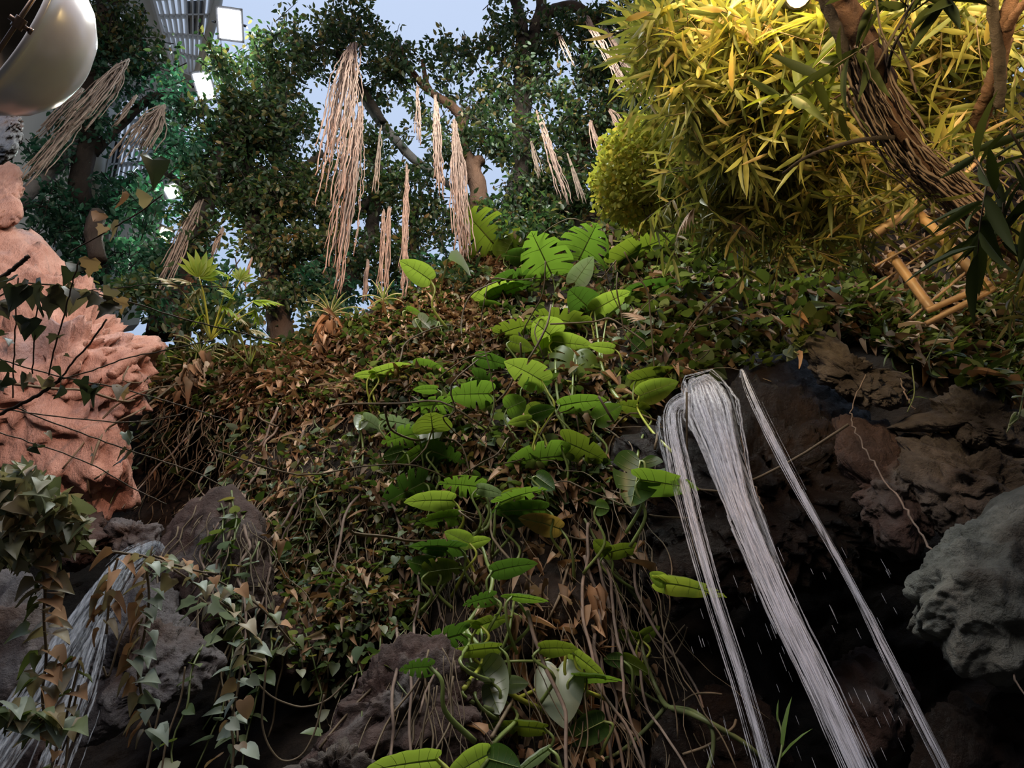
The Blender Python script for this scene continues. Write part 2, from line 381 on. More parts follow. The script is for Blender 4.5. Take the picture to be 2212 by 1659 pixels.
T_FIG = strip_leaf([0.3, 0.65], [0.23, 0.2], 0.3, 0.15)
T_OVAL = strip_leaf([0.15, 0.4, 0.7, 0.9], [0.24, 0.36, 0.3, 0.14], 0.25, 0.25)
T_BAMBOO = strip_leaf([0.12, 0.4, 0.75], [0.045, 0.062, 0.038], 0.3, 0.2)
T_BLADE = strip_leaf([0.1, 0.3, 0.55, 0.8], [0.05, 0.09, 0.085, 0.045], 0.4, 0.3)
T_NEEDLE = strip_leaf([0.5], [0.16], 0.2, 0.1)
T_IVY = outline_leaf([(0, 0), (0.2, -0.14), (0.46, 0.06), (0.34, 0.28), (0.40, 0.5), (0.17, 0.62), (0, 1)], 0.3, 0.25)
T_IVY2 = outline_leaf([(0, 0), (0.26, -0.16), (0.52, -0.02), (0.42, 0.25), (0.22, 0.6), (0, 1)], 0.35, 0.35)
T_HEART = outline_leaf([(0, 0), (0.18, -0.13), (0.38, -0.08), (0.46, 0.18), (0.40, 0.45), (0.22, 0.75), (0, 1)], 0.2, 0.25)
T_CURL = outline_leaf([(0, 0), (0.2, 0.05), (0.3, 0.3), (0.22, 0.6), (0.12, 0.85), (0, 1)], 1.2, 0.9)


def scatter(acc, tmpl, pos, tdir, nor, size, wid=None, mi=0):
    V, Fc = tmpl
    pos = np.asarray(pos, float).reshape(-1, 3); n = len(pos)
    if n == 0: return
    t = nrm(np.asarray(tdir, float).reshape(-1, 3)); nn = np.asarray(nor, float).reshape(-1, 3)
    xx = nrm(np.cross(t, nn)); nn = np.cross(xx, t)
    size = np.broadcast_to(size, (n,)); wid = np.ones(n) if wid is None else np.broadcast_to(wid, (n,))
    P = pos[:, None] + size[:, None, None] * (V[None, :, 0:1] * wid[:, None, None] * xx[:, None] + V[None, :, 1:2] * t[:, None] + V[None, :, 2:3] * nn[:, None])
    lp = np.array([i for f in Fc for i in f]); tot = np.array([len(f) for f in Fc])
    acc.add(P.reshape(-1, 3), (lp[None] + (np.arange(n) * len(V))[:, None]).ravel(), np.tile(tot, n), mi)


def rnd_dir(n=1): return nrm(NR.normal(size=(n, 3)))


# ------------------------------------------------------------------ setting: hillside, floor, hall wall
HC = [(-300, 1750, 5.2), (300, 1750, 5.4), (700, 1750, 4.9), (1100, 1750, 4.9), (1500, 1750, 5.9), (1800, 1750, 6.3), (2212, 1750, 5.6), (2500, 1750, 5.4),
      (-300, 1350, 5.8), (300, 1350, 5.9), (700, 1350, 5.3), (1100, 1350, 5.15), (1500, 1400, 6.1), (1800, 1400, 6.5), (2212, 1350, 5.9),
      (-200, 1050, 6.6), (200, 1050, 6.7), (300, 1000, 6.6), (420, 1000, 7.3), (560, 1020, 5.7), (700, 1050, 5.5), (1100, 1050, 5.45), (1400, 1050, 5.7), (1700, 1050, 6.1), (2000, 1050, 6.1), (2300, 1050, 6.0),
      (300, 850, 6.3), (450, 850, 6.1), (600, 850, 5.9), (900, 850, 5.8), (1200, 850, 5.7), (1450, 830, 5.6), (1700, 830, 5.8), (2000, 830, 5.9), (2300, 830, 6.0),
      (400, 740, 6.8), (600, 740, 6.6), (900, 700, 6.4), (1200, 700, 6.3), (1500, 700, 6.2), (1800, 700, 6.2), (2100, 700, 6.2), (2400, 700, 6.2),
      (1000, 550, 7.2), (1300, 550, 7.1), (1600, 550, 6.9), (1900, 550, 6.8), (2200, 550, 6.7), (1200, 400, 7.9), (1500, 400, 7.7), (1800, 400, 7.4), (2200, 400, 7.1), (2100, 200, 7.6), (2500, 200, 7.4)]
HCA = np.array(HC, float)


def hill_y(px, py):
    d2 = ((HCA[:, 0] - px) / 1.0) ** 2 + (HCA[:, 1] - py) ** 2 + 900.0
    wt = d2 ** -1.6
    return float((wt * HCA[:, 2]).sum() / wt.sum())


EDGE = np.array([(-400, 740), (300, 770), (350, 752), (580, 748), (700, 715), (760, 690), (900, 625), (1000, 545), (1080, 470), (1180, 440), (1300, 440), (1500, 425), (1700, 380), (1900, 300), (2100, 210), (2300, 160), (2600, 140)], float)


def edge_y(px): return float(np.interp(px, EDGE[:, 0], EDGE[:, 1]))


def fbm(p, sc_=1.0, oc=5):
    return noise.fractal(Vector(p) * sc_, 0.9, 2.1, oc)


def build_hill():
    nx, ny = 190, 120
    V, Fc = [], []
    for i in range(nx + 1):
        px = -400 + 3000 * i / nx
        ey = edge_y(px) + 10 * noise.noise(Vector((px * 0.02, 3.3, 0)))
        for j in range(ny + 1):
            py = 1800 + (ey - 1800) * j / ny
            p = Py(px, py, hill_y(px, py))
            d = ray(px, py)
            p = p + d * (0.30 * fbm(p, 1.1) + 0.10 * fbm(p, 4.0, 4))
            V.append(p)
        top = V[-1]
        for k, (dy, dz) in enumerate(((0.35, 0.04), (0.9, 0.05), (2.0, -0.1), (4.5, -0.5), (6.0, -9.0), (6.0, -12.0))):
            V.append(top + np.array([0, dy, dz]))
    m = ny + 1 + 6
    for i in range(nx):
        for j in range(m - 1):
            a = i * m + j
            Fc.append((a, a + m, a + m + 1, a + 1))
    return np.array(V), Fc


HV, HF = build_hill()
acc = Acc(); acc.addf(HV, HF)
hill = tag(acc.build('hillside', M['soil']), 'dark earth and rock cliff rising to a planted crest', 'cliff', kind='structure')
acc = Acc(); acc.addf([(-14, -6, 0), (14, -6, 0), (14, 14, 0), (-14, 14, 0)], [(0, 1, 2, 3)])
fl = tag(acc.build('floor', M['floor']), 'dark floor of the planted hall', 'floor', kind='structure')

# wall of the hall with its gridded windows, far behind the trees on the left
WN = nrm(np.array([0.75, -0.60, -0.25])); WQ = Pr(425, 170, 23.5)


def onwall(px, py, lift=0.0):
    d = ray(px, py)
    t = np.dot(WQ - EYE + WN * lift, WN) / np.dot(d, WN)
    return EYE + d * t


def wall_poly(acc, pts, lift, thick, mi=0):
    a = [onwall(*p, lift) for p in pts]; b = [q - WN * thick for q in a]; n = len(a)
    acc.addf(a + b, [tuple(range(n)), tuple(range(2 * n - 1, n - 1, -1))] + [(i, n + i, n + (i + 1) % n, (i + 1) % n) for i in range(n)], mi)


def wall_bar(acc, p, q, wpx, lift=0.12, mi=0):
    a, b = onwall(*p, lift), onwall(*q, lift)
    d = nrm(b - a); s = np.cross(d, WN); h = wpx / F * np.linalg.norm(a - EYE) / 2
    box(acc, (a + b) / 2, d * np.linalg.norm(b - a) / 2, s * h, WN * 0.08, mi)


acc = Acc(); wall_poly(acc, [(-500, -250), (520, -190), (478, -20), (430, 170), (352, 470), (300, 700), (-300, 800)], 0, 0.4)
tag(acc.build('wall_left', M['wallpaint'], smooth=False), 'grey hall wall seen between the leaves at left', 'wall', kind='structure')


def window(name, quad, nu, nv, label, dark=()):
    a = Acc(); wall_poly(a, quad, 0.03, 0.05)
    wn = a.build(name, M['pane'], smooth=False); tag(wn, label, 'window', kind='structure')
    q = [np.array(p, float) for p in quad]
    def uv(u, v): return (q[0] * (1 - u) + q[1] * u) * (1 - v) + (q[3] * (1 - u) + q[2] * u) * v
    fr = Acc()
    for i in range(nu + 1): wall_bar(fr, uv(i / nu, 0), uv(i / nu, 1), 2.2 if 0 < i < nu else 5)
    for j in range(nv + 1): wall_bar(fr, uv(0, j / nv), uv(1, j / nv), 3.0 if 0 < j < nv else 5)
    fr.build('window_frame', M['frame'], wn, smooth=False)
    for (u0, u1, v0, v1) in dark:
        d = Acc(); wall_poly(d, [uv(u0, v0), uv(u1, v0), uv(u1, v1), uv(u0, v1)], 0.05, 0.02)
        d.build('dim_pane', M['pane_dark'], wn, smooth=False)


window('window_1', [(318, -40), (462, -60), (436, 176), (372, 150)], 9, 5, 'gridded window of the hall wall beside the brightest floodlight', [(0.55, 0.9, 0.25, 0.62)])
window('window_2', [(262, 205), (350, 228), (306, 392), (224, 410)], 8, 4, 'gridded window of the hall wall below the thick root bundles', [(0.02, 0.3, 0.45, 0.95)])
a = Acc(); wall_poly(a, [(150, -60), (260, -60), (262, 40), (150, 30)], 0.03, 0.05)
w3 = tag(a.build('window_3', M['pane'], smooth=False), 'pale window glimpsed at the top edge between fig leaves', 'window', kind='structure')
a = Acc()
for x0 in range(150, 262, 14): wall_bar(a, (x0, -60), (x0 + 2, 38), 3)
a.build('window_frame', M['frame'], w3, smooth=False)
a = Acc(); tube(a, [onwall(482, -60, 0.3), onwall(470, 10, 0.3), onwall(424, 175, 0.3)], 0.13, 10)
tag(a.build('pipe', M['pipe']), 'cream downpipe on the hall wall beside the big floodlight', 'pipe')
a = Acc(); tube(a, [onwall(240, 240, 0.3), onwall(214, 345, 0.3), onwall(196, 440, 0.3)], 0.16, 10)
tag(a.build('pipe', M['pipe']), 'cream pipe on the hall wall beside the lower gridded window', 'pipe')


def floodlight(px, py, r, wpx, hpx, tilt, label, mat, energy, col):
    c = Pr(px, py, r); t = thing('floodlight', c, label, 'lamp', 'floodlights on the hall wall')
    n = nrm(EYE - c + np.array([0.6, 0.5, -1.0])); iu = WM @ np.array([math.sin(tilt), math.cos(tilt), 0.0]); s = nrm(np.cross(iu, n)); u = np.cross(n, s)
    hw, hh = wpx / F * r / 2, hpx / F * r / 2
    a = Acc(); box(a, c - n * 0.16, s * (hw + 0.05), u * (hh + 0.05), n * 0.12)
    for k in range(-3, 4): box(a, c - n * 0.33 + s * hw * k / 3.5, s * 0.012, u * hh * 0.8, n * 0.06)
    a.build('housing', M['lamp_body'], t, smooth=False)
    a = Acc(); box(a, c - n * 0.02, s * hw, u * hh, n * 0.015); a.build('led_panel', mat, t, smooth=False)
    a = Acc(); tube(a, smooth_path([c - n * 0.2 + s * (hw + 0.08), c - n * 0.5 + s * (hw + 0.08), c - n * 0.5 - s * (hw + 0.08), c - n * 0.2 - s * (hw + 0.08)], 4), 0.025, 6)
    a.build('bracket', M['lamp_body'], t)
    lamp('floodlight_beam', 'SPOT', c + n * 0.05, energy, col, 0.2, c + n * 5 + np.array([1.5, -0.5, -2.0]), 130, 0.6)


floodlight(497, 53, 17, 36, 46, -0.08, 'largest white floodlight near the top edge of the hall', M['led'], 500, (0.85, 0.95, 1.0))
floodlight(441, 186, 18, 26, 42, -0.3, 'white floodlight half hidden by leaves below the largest one', M['led'], 500, (0.75, 1.0, 0.95))
floodlight(371, 414, 16.3, 20, 22, -0.5, 'small white floodlight glimpsed above the leaning grey trunk', M['led'], 300, (0.75, 1.0, 0.92))
floodlight(357, 505, 15.8, 18, 18, 0.4, 'small warm floodlight lowest in the row among the leaves', M['led_warm'], 250, (1.0, 0.92, 0.75))


# ------------------------------------------------------------------ rocks: closed bodies with the outline of the photo and real depth
def ico(sub):
    import bmesh
    bm = bmesh.new(); bmesh.ops.create_icosphere(bm, subdivisions=sub, radius=1.0)
    V = np.array([v.co[:] for v in bm.verts]); Fc = [tuple(v.index for v in f.verts) for f in bm.faces]; bm.free()
    return V, Fc


ICO = {k: ico(k) for k in (3, 5, 6)}
SURF_V, SURF_F, SURF_N = [HV], list(HF), len(HV)


def rock(label, poly, y, thick, mat, sub=5, amp=0.18, freq=1.6, facet=0.14, strata=0.0, tilt=(0, 0), crack=0.0, grit=1.0, name='rock', cat='rock', group=None, solid=True):
    """poly: outline, y: depth of the middle, tilt: change of depth per 1000 px across/down"""
    global SURF_N
    U, Fc = ICO[sub]
    pl = np.array(pl_close(poly), float); c = pl[:-1].mean(0)
    ang = np.arctan2(pl[:-1, 1] - c[1], pl[:-1, 0] - c[0]); o = np.argsort(ang); ang = ang[o]; rad = np.hypot(*(pl[:-1] - c).T)[o]
    A = np.concatenate([ang - 2 * np.pi, ang, ang + 2 * np.pi]); Rr = np.tile(rad, 3)
    seed = hash_str(label)
    V = np.zeros_like(U)
    for i, (u, v, q) in enumerate(U):
        rho = math.hypot(u, v); th = math.atan2(v, u)
        k = rho ** 0.8
        rr = np.interp(th, A, Rr) * k
        px, py = c[0] + math.cos(th) * rr, c[1] + math.sin(th) * rr
        yy = y + tilt[0] * (px - c[0]) / 1000 + tilt[1] * (py - c[1]) / 1000
        p = Py(px, py, yy) - ray(px, py) * thick * q * abs(q) ** -0.25 if abs(q) > 1e-6 else Py(px, py, yy)
        V[i] = p
    cw = V.mean(0); nr = nrm(V - cw)
    dirs = [nrm(np.array(noise.random_unit_vector())) for _ in range(0)]
    for i in range(len(V)):
        p = Vector(V[i] * freq) + Vector((seed, seed * 0.7, 0))
        d = amp * (noise.fractal(p, 0.8, 2.2, 6)) + 0.03 * noise.fractal(p * 3.1, 0.35, 2.1, 5) * grit
        d -= 0.05 * grit * max(0.0, 1 - abs(noise.noise(p * 2.7 + Vector((0, 0, p.x)))) / 0.14)
        if facet:
            d -= facet * (noise.voronoi(p * 1.1)[0][0])
            d += facet * 0.5 * (0.5 - abs(noise.noise(p * 2.1)) * 2)
        if crack:
            q2 = Vector((p.x * 1.0, p.y * 1.0, p.z * 0.55)) * 0.9 + Vector((0, 0, 0.35 * noise.noise(p)))
            d -= crack * max(0.0, 1 - abs(noise.noise(q2)) / 0.07) + crack * 0.5 * max(0.0, 1 - abs(noise.noise(q2 * 2.3 + Vector((4, 4, 4)))) / 0.08)
        if strata:
            z = p.z * 1.0 + 0.5 * p.x + 0.4 * noise.noise(p * 0.8)
            d += strata * (abs((z * 1.7) % 1.0 - 0.5) - 0.25)
        V[i] += nr[i] * d
    a = Acc(); a.addf(V, Fc)
    o = a.build(name, mat, origin=cw)
    tag(o, label, cat, group)
    if solid:
        SURF_V.append(V); SURF_F.extend([tuple(j + SURF_N for j in f) for f in Fc]); SURF_N += len(V)
    return o


def pl_close(p): return list(p) + [p[0]]
def hash_str(s): return (sum((i + 1) * ord(ch) for i, ch in enumerate(s)) % 9973) / 37.0


# left, lit by the warm lamp
rock('huge salmon pink boulder with grey patches filling the left side', [(-160, 430), (30, 470), (95, 505), (150, 560), (205, 590), (245, 650), (295, 690), (335, 728), (352, 750), (345, 800), (330, 860), (300, 930), (285, 1010), (300, 1100), (240, 1140), (100, 1110), (-30, 1060), (-180, 1000)],
     4.9, 0.8, M['pink'], 6, 0.20, 1.6, 0.40, 0.10, tilt=(0.8, 1.2), crack=0.08, cat='boulder')
rock('smooth pink rock knob perched above the huge pink boulder', [(-60, 345), (10, 342), (40, 362), (52, 392), (44, 430), (50, 470), (-10, 500), (-70, 490)], 4.25, 0.4, M['pink'], 5, 0.06, 2.5, 0.05, cat='rock')
# left, below
rock('small grey rock under the pink boulder beside the left stream', [(225, 1120), (270, 1112), (320, 1125), (356, 1140), (345, 1180), (300, 1215), (240, 1200), (215, 1160)], 5.0, 0.3, M['mauve'], 5, 0.08, 2.5, 0.1)
rock('dark shadowed rock left of the left stream top', [(60, 1090), (140, 1080), (230, 1110), (250, 1160), (215, 1210), (120, 1220), (50, 1180)], 5.0, 0.35, M['brownrock'], 5, 0.1, 2, 0.1)
rock('red-brown smooth rock beside the dark hollow', [(325, 1205), (360, 1120), (420, 1072), (490, 1048), (560, 1080), (580, 1200), (560, 1380), (490, 1440), (400, 1400), (345, 1300)], 4.9, 0.55, M['brownrock'], 5, 0.10, 1.6, 0.1)
rock('mauve grey slab with wet face below the left stream', [(140, 1560), (175, 1450), (225, 1330), (290, 1240), (370, 1250), (440, 1330), (480, 1430), (460, 1500), (390, 1530), (310, 1550), (250, 1590), (180, 1610)], 4.4, 0.45, M['mauve'], 6, 0.12, 1.8, 0.16, 0.06, tilt=(-0.5, -0.8))
rock('banded tan rock at the left edge behind the ivy strand', [(-90, 1240), (30, 1230), (100, 1290), (125, 1380), (110, 1470), (60, 1540), (-20, 1590), (-100, 1590)], 4.1, 0.4, M['mauve'], 5, 0.10, 1.8, 0.1, 0.10)
rock('dark rounded rock in the bottom left corner', [(-90, 1600), (20, 1560), (90, 1580), (150, 1640), (170, 1720), (-90, 1740)], 4.2, 0.35, M['brownrock'], 5, 0.1, 1.8, 0.1)
rock('dark red-brown rock under the creeper in the lower left middle', [(470, 1330), (540, 1280), (640, 1300), (700, 1360), (690, 1440), (600, 1470), (510, 1440)], 5.1, 0.35, M['brownrock'], 5, 0.12, 1.8, 0.14)
rock('big slanting dark rock at the bottom under the heart leaves', [(620, 1700), (690, 1580), (750, 1470), (800, 1395), (880, 1365), (960, 1395), (1030, 1450), (1060, 1560), (1060, 1720), (800, 1740)], 4.1, 0.5, M['brownrock'], 6, 0.14, 1.7, 0.18)
rock('pale crusted rock at the bottom edge', [(600, 1700), (640, 1640), (700, 1612), (770, 1606), (815, 1625), (835, 1670), (830, 1740), (610, 1740)], 3.4, 0.25, M['tan'], 5, 0.07, 5, 0.08)
# right, the waterfall rock
rock('broad wet brown rock face behind the waterfall streams', [(1320, 950), (1420, 905), (1480, 868), (1560, 825), (1600, 775), (1700, 745), (1790, 790), (1880, 890), (1930, 980), (1965, 1110), (1965, 1205), (1880, 1240), (1780, 1270), (1680, 1300), (1550, 1312), (1440, 1340), (1390, 1260), (1365, 1110)],
     4.95, 0.55, M['wet'], 6, 0.14, 2.0, 0.2, 0.12, tilt=(0.1, -0.3), crack=0.05, grit=1.8, cat='rock face')
rock('rough tan rock ledge above the thin right stream', [(1690, 722), (1745, 704), (1795, 722), (1845, 768), (1890, 795), (1965, 808), (1990, 840), (1970, 880), (1890, 885), (1830, 872), (1790, 840), (1735, 775)], 4.55, 0.3, M['tan'], 6, 0.08, 2.6, 0.10)
rock('triangular tan rock ledge at the right edge', [(1905, 925), (1965, 890), (2010, 855), (2070, 822), (2130, 822), (2200, 880), (2280, 930), (2280, 1000), (2160, 975), (2040, 935)], 4.7, 0.35, M['tan'], 6, 0.10, 2.0, 0.12)
rock('dark rock with pale rim below the triangular ledge', [(1915, 930), (2000, 925), (2100, 955), (2220, 975), (2320, 1010), (2330, 1110), (2200, 1180), (2080, 1200), (1990, 1160), (1950, 1060), (1920, 990)], 4.75, 0.5, M['tan'], 6, 0.12, 1.8, 0.18)
rock('dark upright rock between the wet face and the grey boulder', [(1800, 905), (1900, 900), (1960, 990), (2010, 1100), (2010, 1200), (1950, 1230), (1880, 1150), (1820, 1020)], 4.7, 0.3, M['brownrock'], 6, 0.12, 1.8, 0.14)
rock('big mottled grey boulder at the right edge', [(2320, 1010), (2212, 1045), (2120, 1100), (2045, 1150), (1990, 1230), (1962, 1320), (1955, 1375), (2010, 1410), (2050, 1475), (2140, 1500), (2320, 1500)], 4.1, 0.6, M['grey'], 6, 0.10, 1.7, 0.16, 0.09, crack=0.03, grit=0.4, cat='boulder')
rock('black wet rock in the bottom right corner', [(2010, 1490), (2120, 1500), (2320, 1480), (2340, 1740), (1960, 1740), (1960, 1600)], 4.6, 0.45, M['wet'], 5, 0.12, 1.6, 0.14)
rock('brown wet rock low behind the left waterfall stream', [(1440, 1520), (1520, 1480), (1620, 1490), (1690, 1550), (1720, 1660), (1680, 1740), (1440, 1740), (1400, 1640)], 5.4, 0.45, M['wet'], 5, 0.12, 1.6, 0.12)
rock('dark rock in the recess right of the main stream', [(1780, 1420), (1860, 1390), (1960, 1420), (2000, 1520), (1960, 1620), (1850, 1640), (1780, 1560)], 5.8, 0.45, M['brownrock'], 5, 0.12, 1.6, 0.12)

BVH = BVHTree.FromPolygons([tuple(v) for v in np.concatenate(SURF_V)], SURF_F)


def hit(px, py):
    d = ray(px, py)
    loc, n, _, dist = BVH.ray_cast(Vector(EYE), Vector(d), 60)
    if loc is None: return None
    n = np.array(n)
    if n.dot(d) > 0: n = -n
    return np.array(loc), n, dist


def front(p, gap=0.05):
    """keep a point in front of the rock and earth it would sink into"""
    d = p - EYE; L = np.linalg.norm(d); d = d / L
    loc, n, _, dist = BVH.ray_cast(Vector(EYE), Vector(d), L + gap)
    if loc is not None and dist < L + gap: return EYE + d * (dist - gap)
    return p


def inpoly(px, py, poly):
    c = False; j = len(poly) - 1
    for i in range(len(poly)):
        xi, yi = poly[i]; xj, yj = poly[j]
        if (yi > py) != (yj > py) and px < (xj - xi) * (py - yi) / (yj - yi) + xi: c = not c
        j = i
    return c


def sample(poly, n):
    P = np.array(poly); lo, hi = P.min(0), P.max(0); out = []
    while len(out) < n:
        x_, y_ = R.uniform(lo[0], hi[0]), R.uniform(lo[1], hi[1])
        if inpoly(x_, y_, poly): out.append((x_, y_))
    return out
# ------------------------------------------------------------------ ground cover on the cliff
UP = np.array([0, 0, 1.0])


def cover(acc, polys_n, tmpl, size, lift=(0.02, 0.2), upw=1.0, tipd=(0, -0.3, -0.4), rnd=0.7, wid=1.0, mi=0):
    P_, T_, N_, S_ = [], [], [], []
    for poly, n in polys_n:
        for (x_, y_) in sample(poly, n):
            if inpoly(x_, y_, BARE): continue
            h = hit(x_, y_)
            if h is None: continue
            p, nn, _ = h
            d = nrm(EYE - p)
            P_.append(p + (nn * 0.5 + d * 0.5) * R.uniform(*lift))
            T_.append(np.array(tipd) + nn * 0.5 + NR.normal(size=3) * rnd)
            N_.append(UP * upw + nn * 0.4 + NR.normal(size=3) * 0.45)
            S_.append(R.uniform(*size))
    scatter(acc, tmpl, P_, T_, N_, np.array(S_), wid, mi)


BARE = [(330, 1190), (370, 1105), (440, 1055), (540, 1060), (585, 1200), (620, 1430), (480, 1530), (340, 1600), (140, 1620), (190, 1400), (300, 1220)]
CREST = [(345, 770), (580, 752), (700, 720), (780, 680), (900, 625), (1000, 560), (1100, 600), (1100, 760), (900, 860), (600, 890), (420, 880), (330, 870)]
CLIFF_L = [(330, 850), (600, 860), (900, 830), (1000, 900), (960, 1200), (900, 1340), (700, 1380), (560, 1250), (560, 1060), (500, 1000), (330, 1010), (300, 950)]
CLIFF_LL = [(560, 1040), (900, 1050), (900, 1350), (720, 1500), (600, 1420), (520, 1300)]
MID = [(900, 640), (1080, 480), (1400, 450), (1480, 620), (1460, 840), (1300, 950), (1350, 1100), (1000, 1100), (880, 900)]
RIGHT = [(1300, 440), (1500, 425), (1720, 440), (1860, 560), (1900, 680), (1700, 720), (1600, 770), (1480, 850), (1400, 800), (1350, 600)]
RIGHT2 = [(1700, 700), (1900, 640), (2260, 560), (2280, 880), (2160, 860), (2000, 800), (1850, 740)]
RSIDE = [(1850, 330), (2260, 240), (2260, 650), (1950, 680), (1800, 520)]

a = Acc()
cover(a, [(CREST, 2700), ([(340, 765), (580, 748), (700, 715), (780, 680), (800, 720), (600, 800), (350, 830)], 1500)], T_HEART, (0.06, 0.13))
tag(a.build('creeper', M['ivy']), 'small-leaved grey-green creeper matting the crest left of the big leaves', 'creeper', kind='stuff')
a = Acc(); cover(a, [(CLIFF_L, 1700), (CLIFF_LL, 600)], T_HEART, (0.045, 0.10), (0.03, 0.3))
tag(a.build('creeper', M['ivy']), 'sparse small-leaved creeper hanging over the dark cliff face left of centre', 'creeper', kind='stuff')
a = Acc(); cover(a, [(MID, 2600)], T_HEART, (0.06, 0.15), (0.02, 0.2))
tag(a.build('creeper', M['ivy']), 'low creeper between and under the big split leaves', 'creeper', kind='stuff')
a = Acc(); cover(a, [(RIGHT, 1000), ([(1380, 470), (1720, 450), (1840, 560), (1500, 640)], 450)], T_HEART, (0.07, 0.22), (0.02, 0.45), upw=1.8); cover(a, [([(1580, 800), (1610, 740), (1720, 698), (1770, 735), (1690, 785)], 120)], T_HEART, (0.07, 0.14), (0.02, 0.12)); cover(a, [(RIGHT, 260)], T_OVAL, (0.12, 0.26), (0.05, 0.5), upw=1.6); cover(a, [(RIGHT, 350)], T_CURL, (0.1, 0.25), (0.05, 0.3))
tag(a.build('creeper', M['ivy_right']), 'green broad-leaved creeper on the dark bank right of the big leaves', 'creeper', kind='stuff')
a = Acc(); cover(a, [(RIGHT2, 1900)], T_HEART, (0.08, 0.17), (0.02, 0.25)); cover(a, [(RIGHT2, 500)], T_BLADE, (0.15, 0.4), (0.02, 0.2))
tag(a.build('creeper', M['ivy_right']), 'creeper and grass blades over the bank below the bamboo poles', 'creeper', kind='stuff')
a = Acc()
cover(a, [(CREST, 1500), ([(480, 760), (760, 720), (800, 900), (480, 900)], 1000), ([(980, 560), (1100, 560), (1080, 760), (900, 780)], 1200)], T_CURL, (0.07, 0.17), (0.03, 0.2))
cover(a, [(CLIFF_L, 800), (CLIFF_LL, 200)], T_CURL, (0.06, 0.14), (0.0, 0.25))
cover(a, [(CREST, 900), (CLIFF_L, 700)], T_BLADE, (0.15, 0.35), (0.0, 0.15), tipd=(0, -0.4, -0.9), rnd=0.5)
tag(a.build('leaf_litter', M['litter']), 'dry orange-brown leaves caught on the crest and cliff left of centre', 'dry leaves', kind='stuff')
a = Acc(); cover(a, [(MID, 1500), ([(1000, 1050), (1400, 1050), (1420, 1659), (1050, 1659)], 260)], T_CURL, (0.08, 0.2), (0.0, 0.15)); cover(a, [(RSIDE, 900), (RIGHT2, 500), (RIGHT, 900), ([(1400, 440), (1750, 430), (1700, 500), (1400, 520)], 350)], T_CURL, (0.08, 0.24), (0.03, 0.3))
tag(a.build('leaf_litter', M['litter']), 'dry brown leaves lying between the big leaves and on the right bank', 'dry leaves', kind='stuff')


# ------------------------------------------------------------------ hanging strands on the cliff
def strand(px, py, length, r0, wob=0.05, gap=0.06, lean=(0, 0)):
    """a limp strand hanging from the cliff at a pixel, sliding over whatever it meets"""
    h = hit(px, py)
    if h is None: return None
    p = h[0] + nrm(EYE - h[0]) * (gap + R.uniform(0, 0.15)); pts = [p]; n = max(4, int(length / 0.11))
    v = np.zeros(2)
    for k in range(n):
        v = v * 0.7 + NR.normal(size=2) * wob * 0.5
        p = p + np.array([v[0] + lean[0] * 0.1, v[1] * 0.5 + lean[1] * 0.1 - 0.004, -0.11])
        q = front(p, gap)
        p = p * 0.4 + q * 0.6 if np.linalg.norm(q - p) > 0.001 else p
        pts.append(p)
    return smooth_path(pts, 2)


def leaves_along(acc, path, every, tmpl, size, tip=(0, -0.3, -0.7), rnd=0.6, mi=0, start=0.1):
    P_, T_, N_, S_ = [], [], [], []
    L = len(path); k = L * start; sd = 1
    while k < L - 1:
        p = path[int(k)]; sd = -sd
        P_.append(p); T_.append(np.array(tip) + np.array([sd * 0.9, 0, 0]) + NR.normal(size=3) * rnd)
        N_.append(np.array([0, -0.5, 0.9]) + NR.normal(size=3) * 0.4); S_.append(R.uniform(*size)); k += every * R.uniform(0.6, 1.5)
    scatter(acc, tmpl, P_, T_, N_, np.array(S_), None, mi)


# countless thin ones: two masses
a = Acc()
for i in range(230):
    x_ = R.uniform(320, 900); s = strand(x_, R.uniform(830, 1180), R.uniform(0.4, 0.9) if x_ < 540 else R.uniform(0.5, 2.0), 0, 0.07)
    if s is not None: tube(a, s, R.choice([0.004, 0.005, 0.008]), 4)
for i in range(40):
    s = strand(R.uniform(330, 520), R.uniform(860, 960), R.uniform(0.5, 1.3), 0, 0.09)
    if s is not None: tube(a, s, R.choice([0.006, 0.010]), 4)
tag(a.build('rootlets', M['vine']), 'countless thin brown rootlets hanging over the cliff face left of the big leaves', 'rootlets', kind='stuff')
a = Acc()
for i in range(170):
    s = strand(R.uniform(900, 1420), R.uniform(950, 1500), R.uniform(0.5, 2.0), 0, 0.06)
    if s is not None: tube(a, s, R.choice([0.003, 0.004, 0.006]), 4)
tag(a.build('rootlets', M['vine']), 'countless thin brown rootlets hanging under the big split leaves', 'rootlets', kind='stuff')
a = Acc()
for i in range(150):
    h = hit(*R.choice([sample(MID, 1), sample(CREST, 1), sample(MID, 1)])[0])
    if h is None: continue
    p = h[0] + nrm(EYE - h[0]) * R.uniform(0.03, 0.2); d = rnd_dir()[0] * 0.35; d[2] -= 0.15
    pts = [p]
    for k in range(5): d = d * 0.8 + NR.normal(size=3) * 0.12; p = front(p + d, 0.04); pts.append(p)
    if any(topx(q)[1] < edge_y(topx(q)[0]) + 12 for q in pts): continue
    tube(a, smooth_path(pts, 3), R.choice([0.006, 0.009, 0.013]), 4)
tag(a.build('dry_stems', M['vine']), 'tangle of dry creeper stems crossing the slope', 'stems', kind='stuff')

a = Acc()
for i in range(150):
    s = strand(R.uniform(1330, 1880), R.uniform(470, 680), R.uniform(0.3, 0.9), 0, 0.10)
    if s is not None: tube(a, s, R.choice([0.005, 0.007, 0.010]), 4)
tag(a.build('rootlets', M['vine']), 'countless thin creeper stems on the dark bank right of the big leaves', 'stems', kind='stuff')

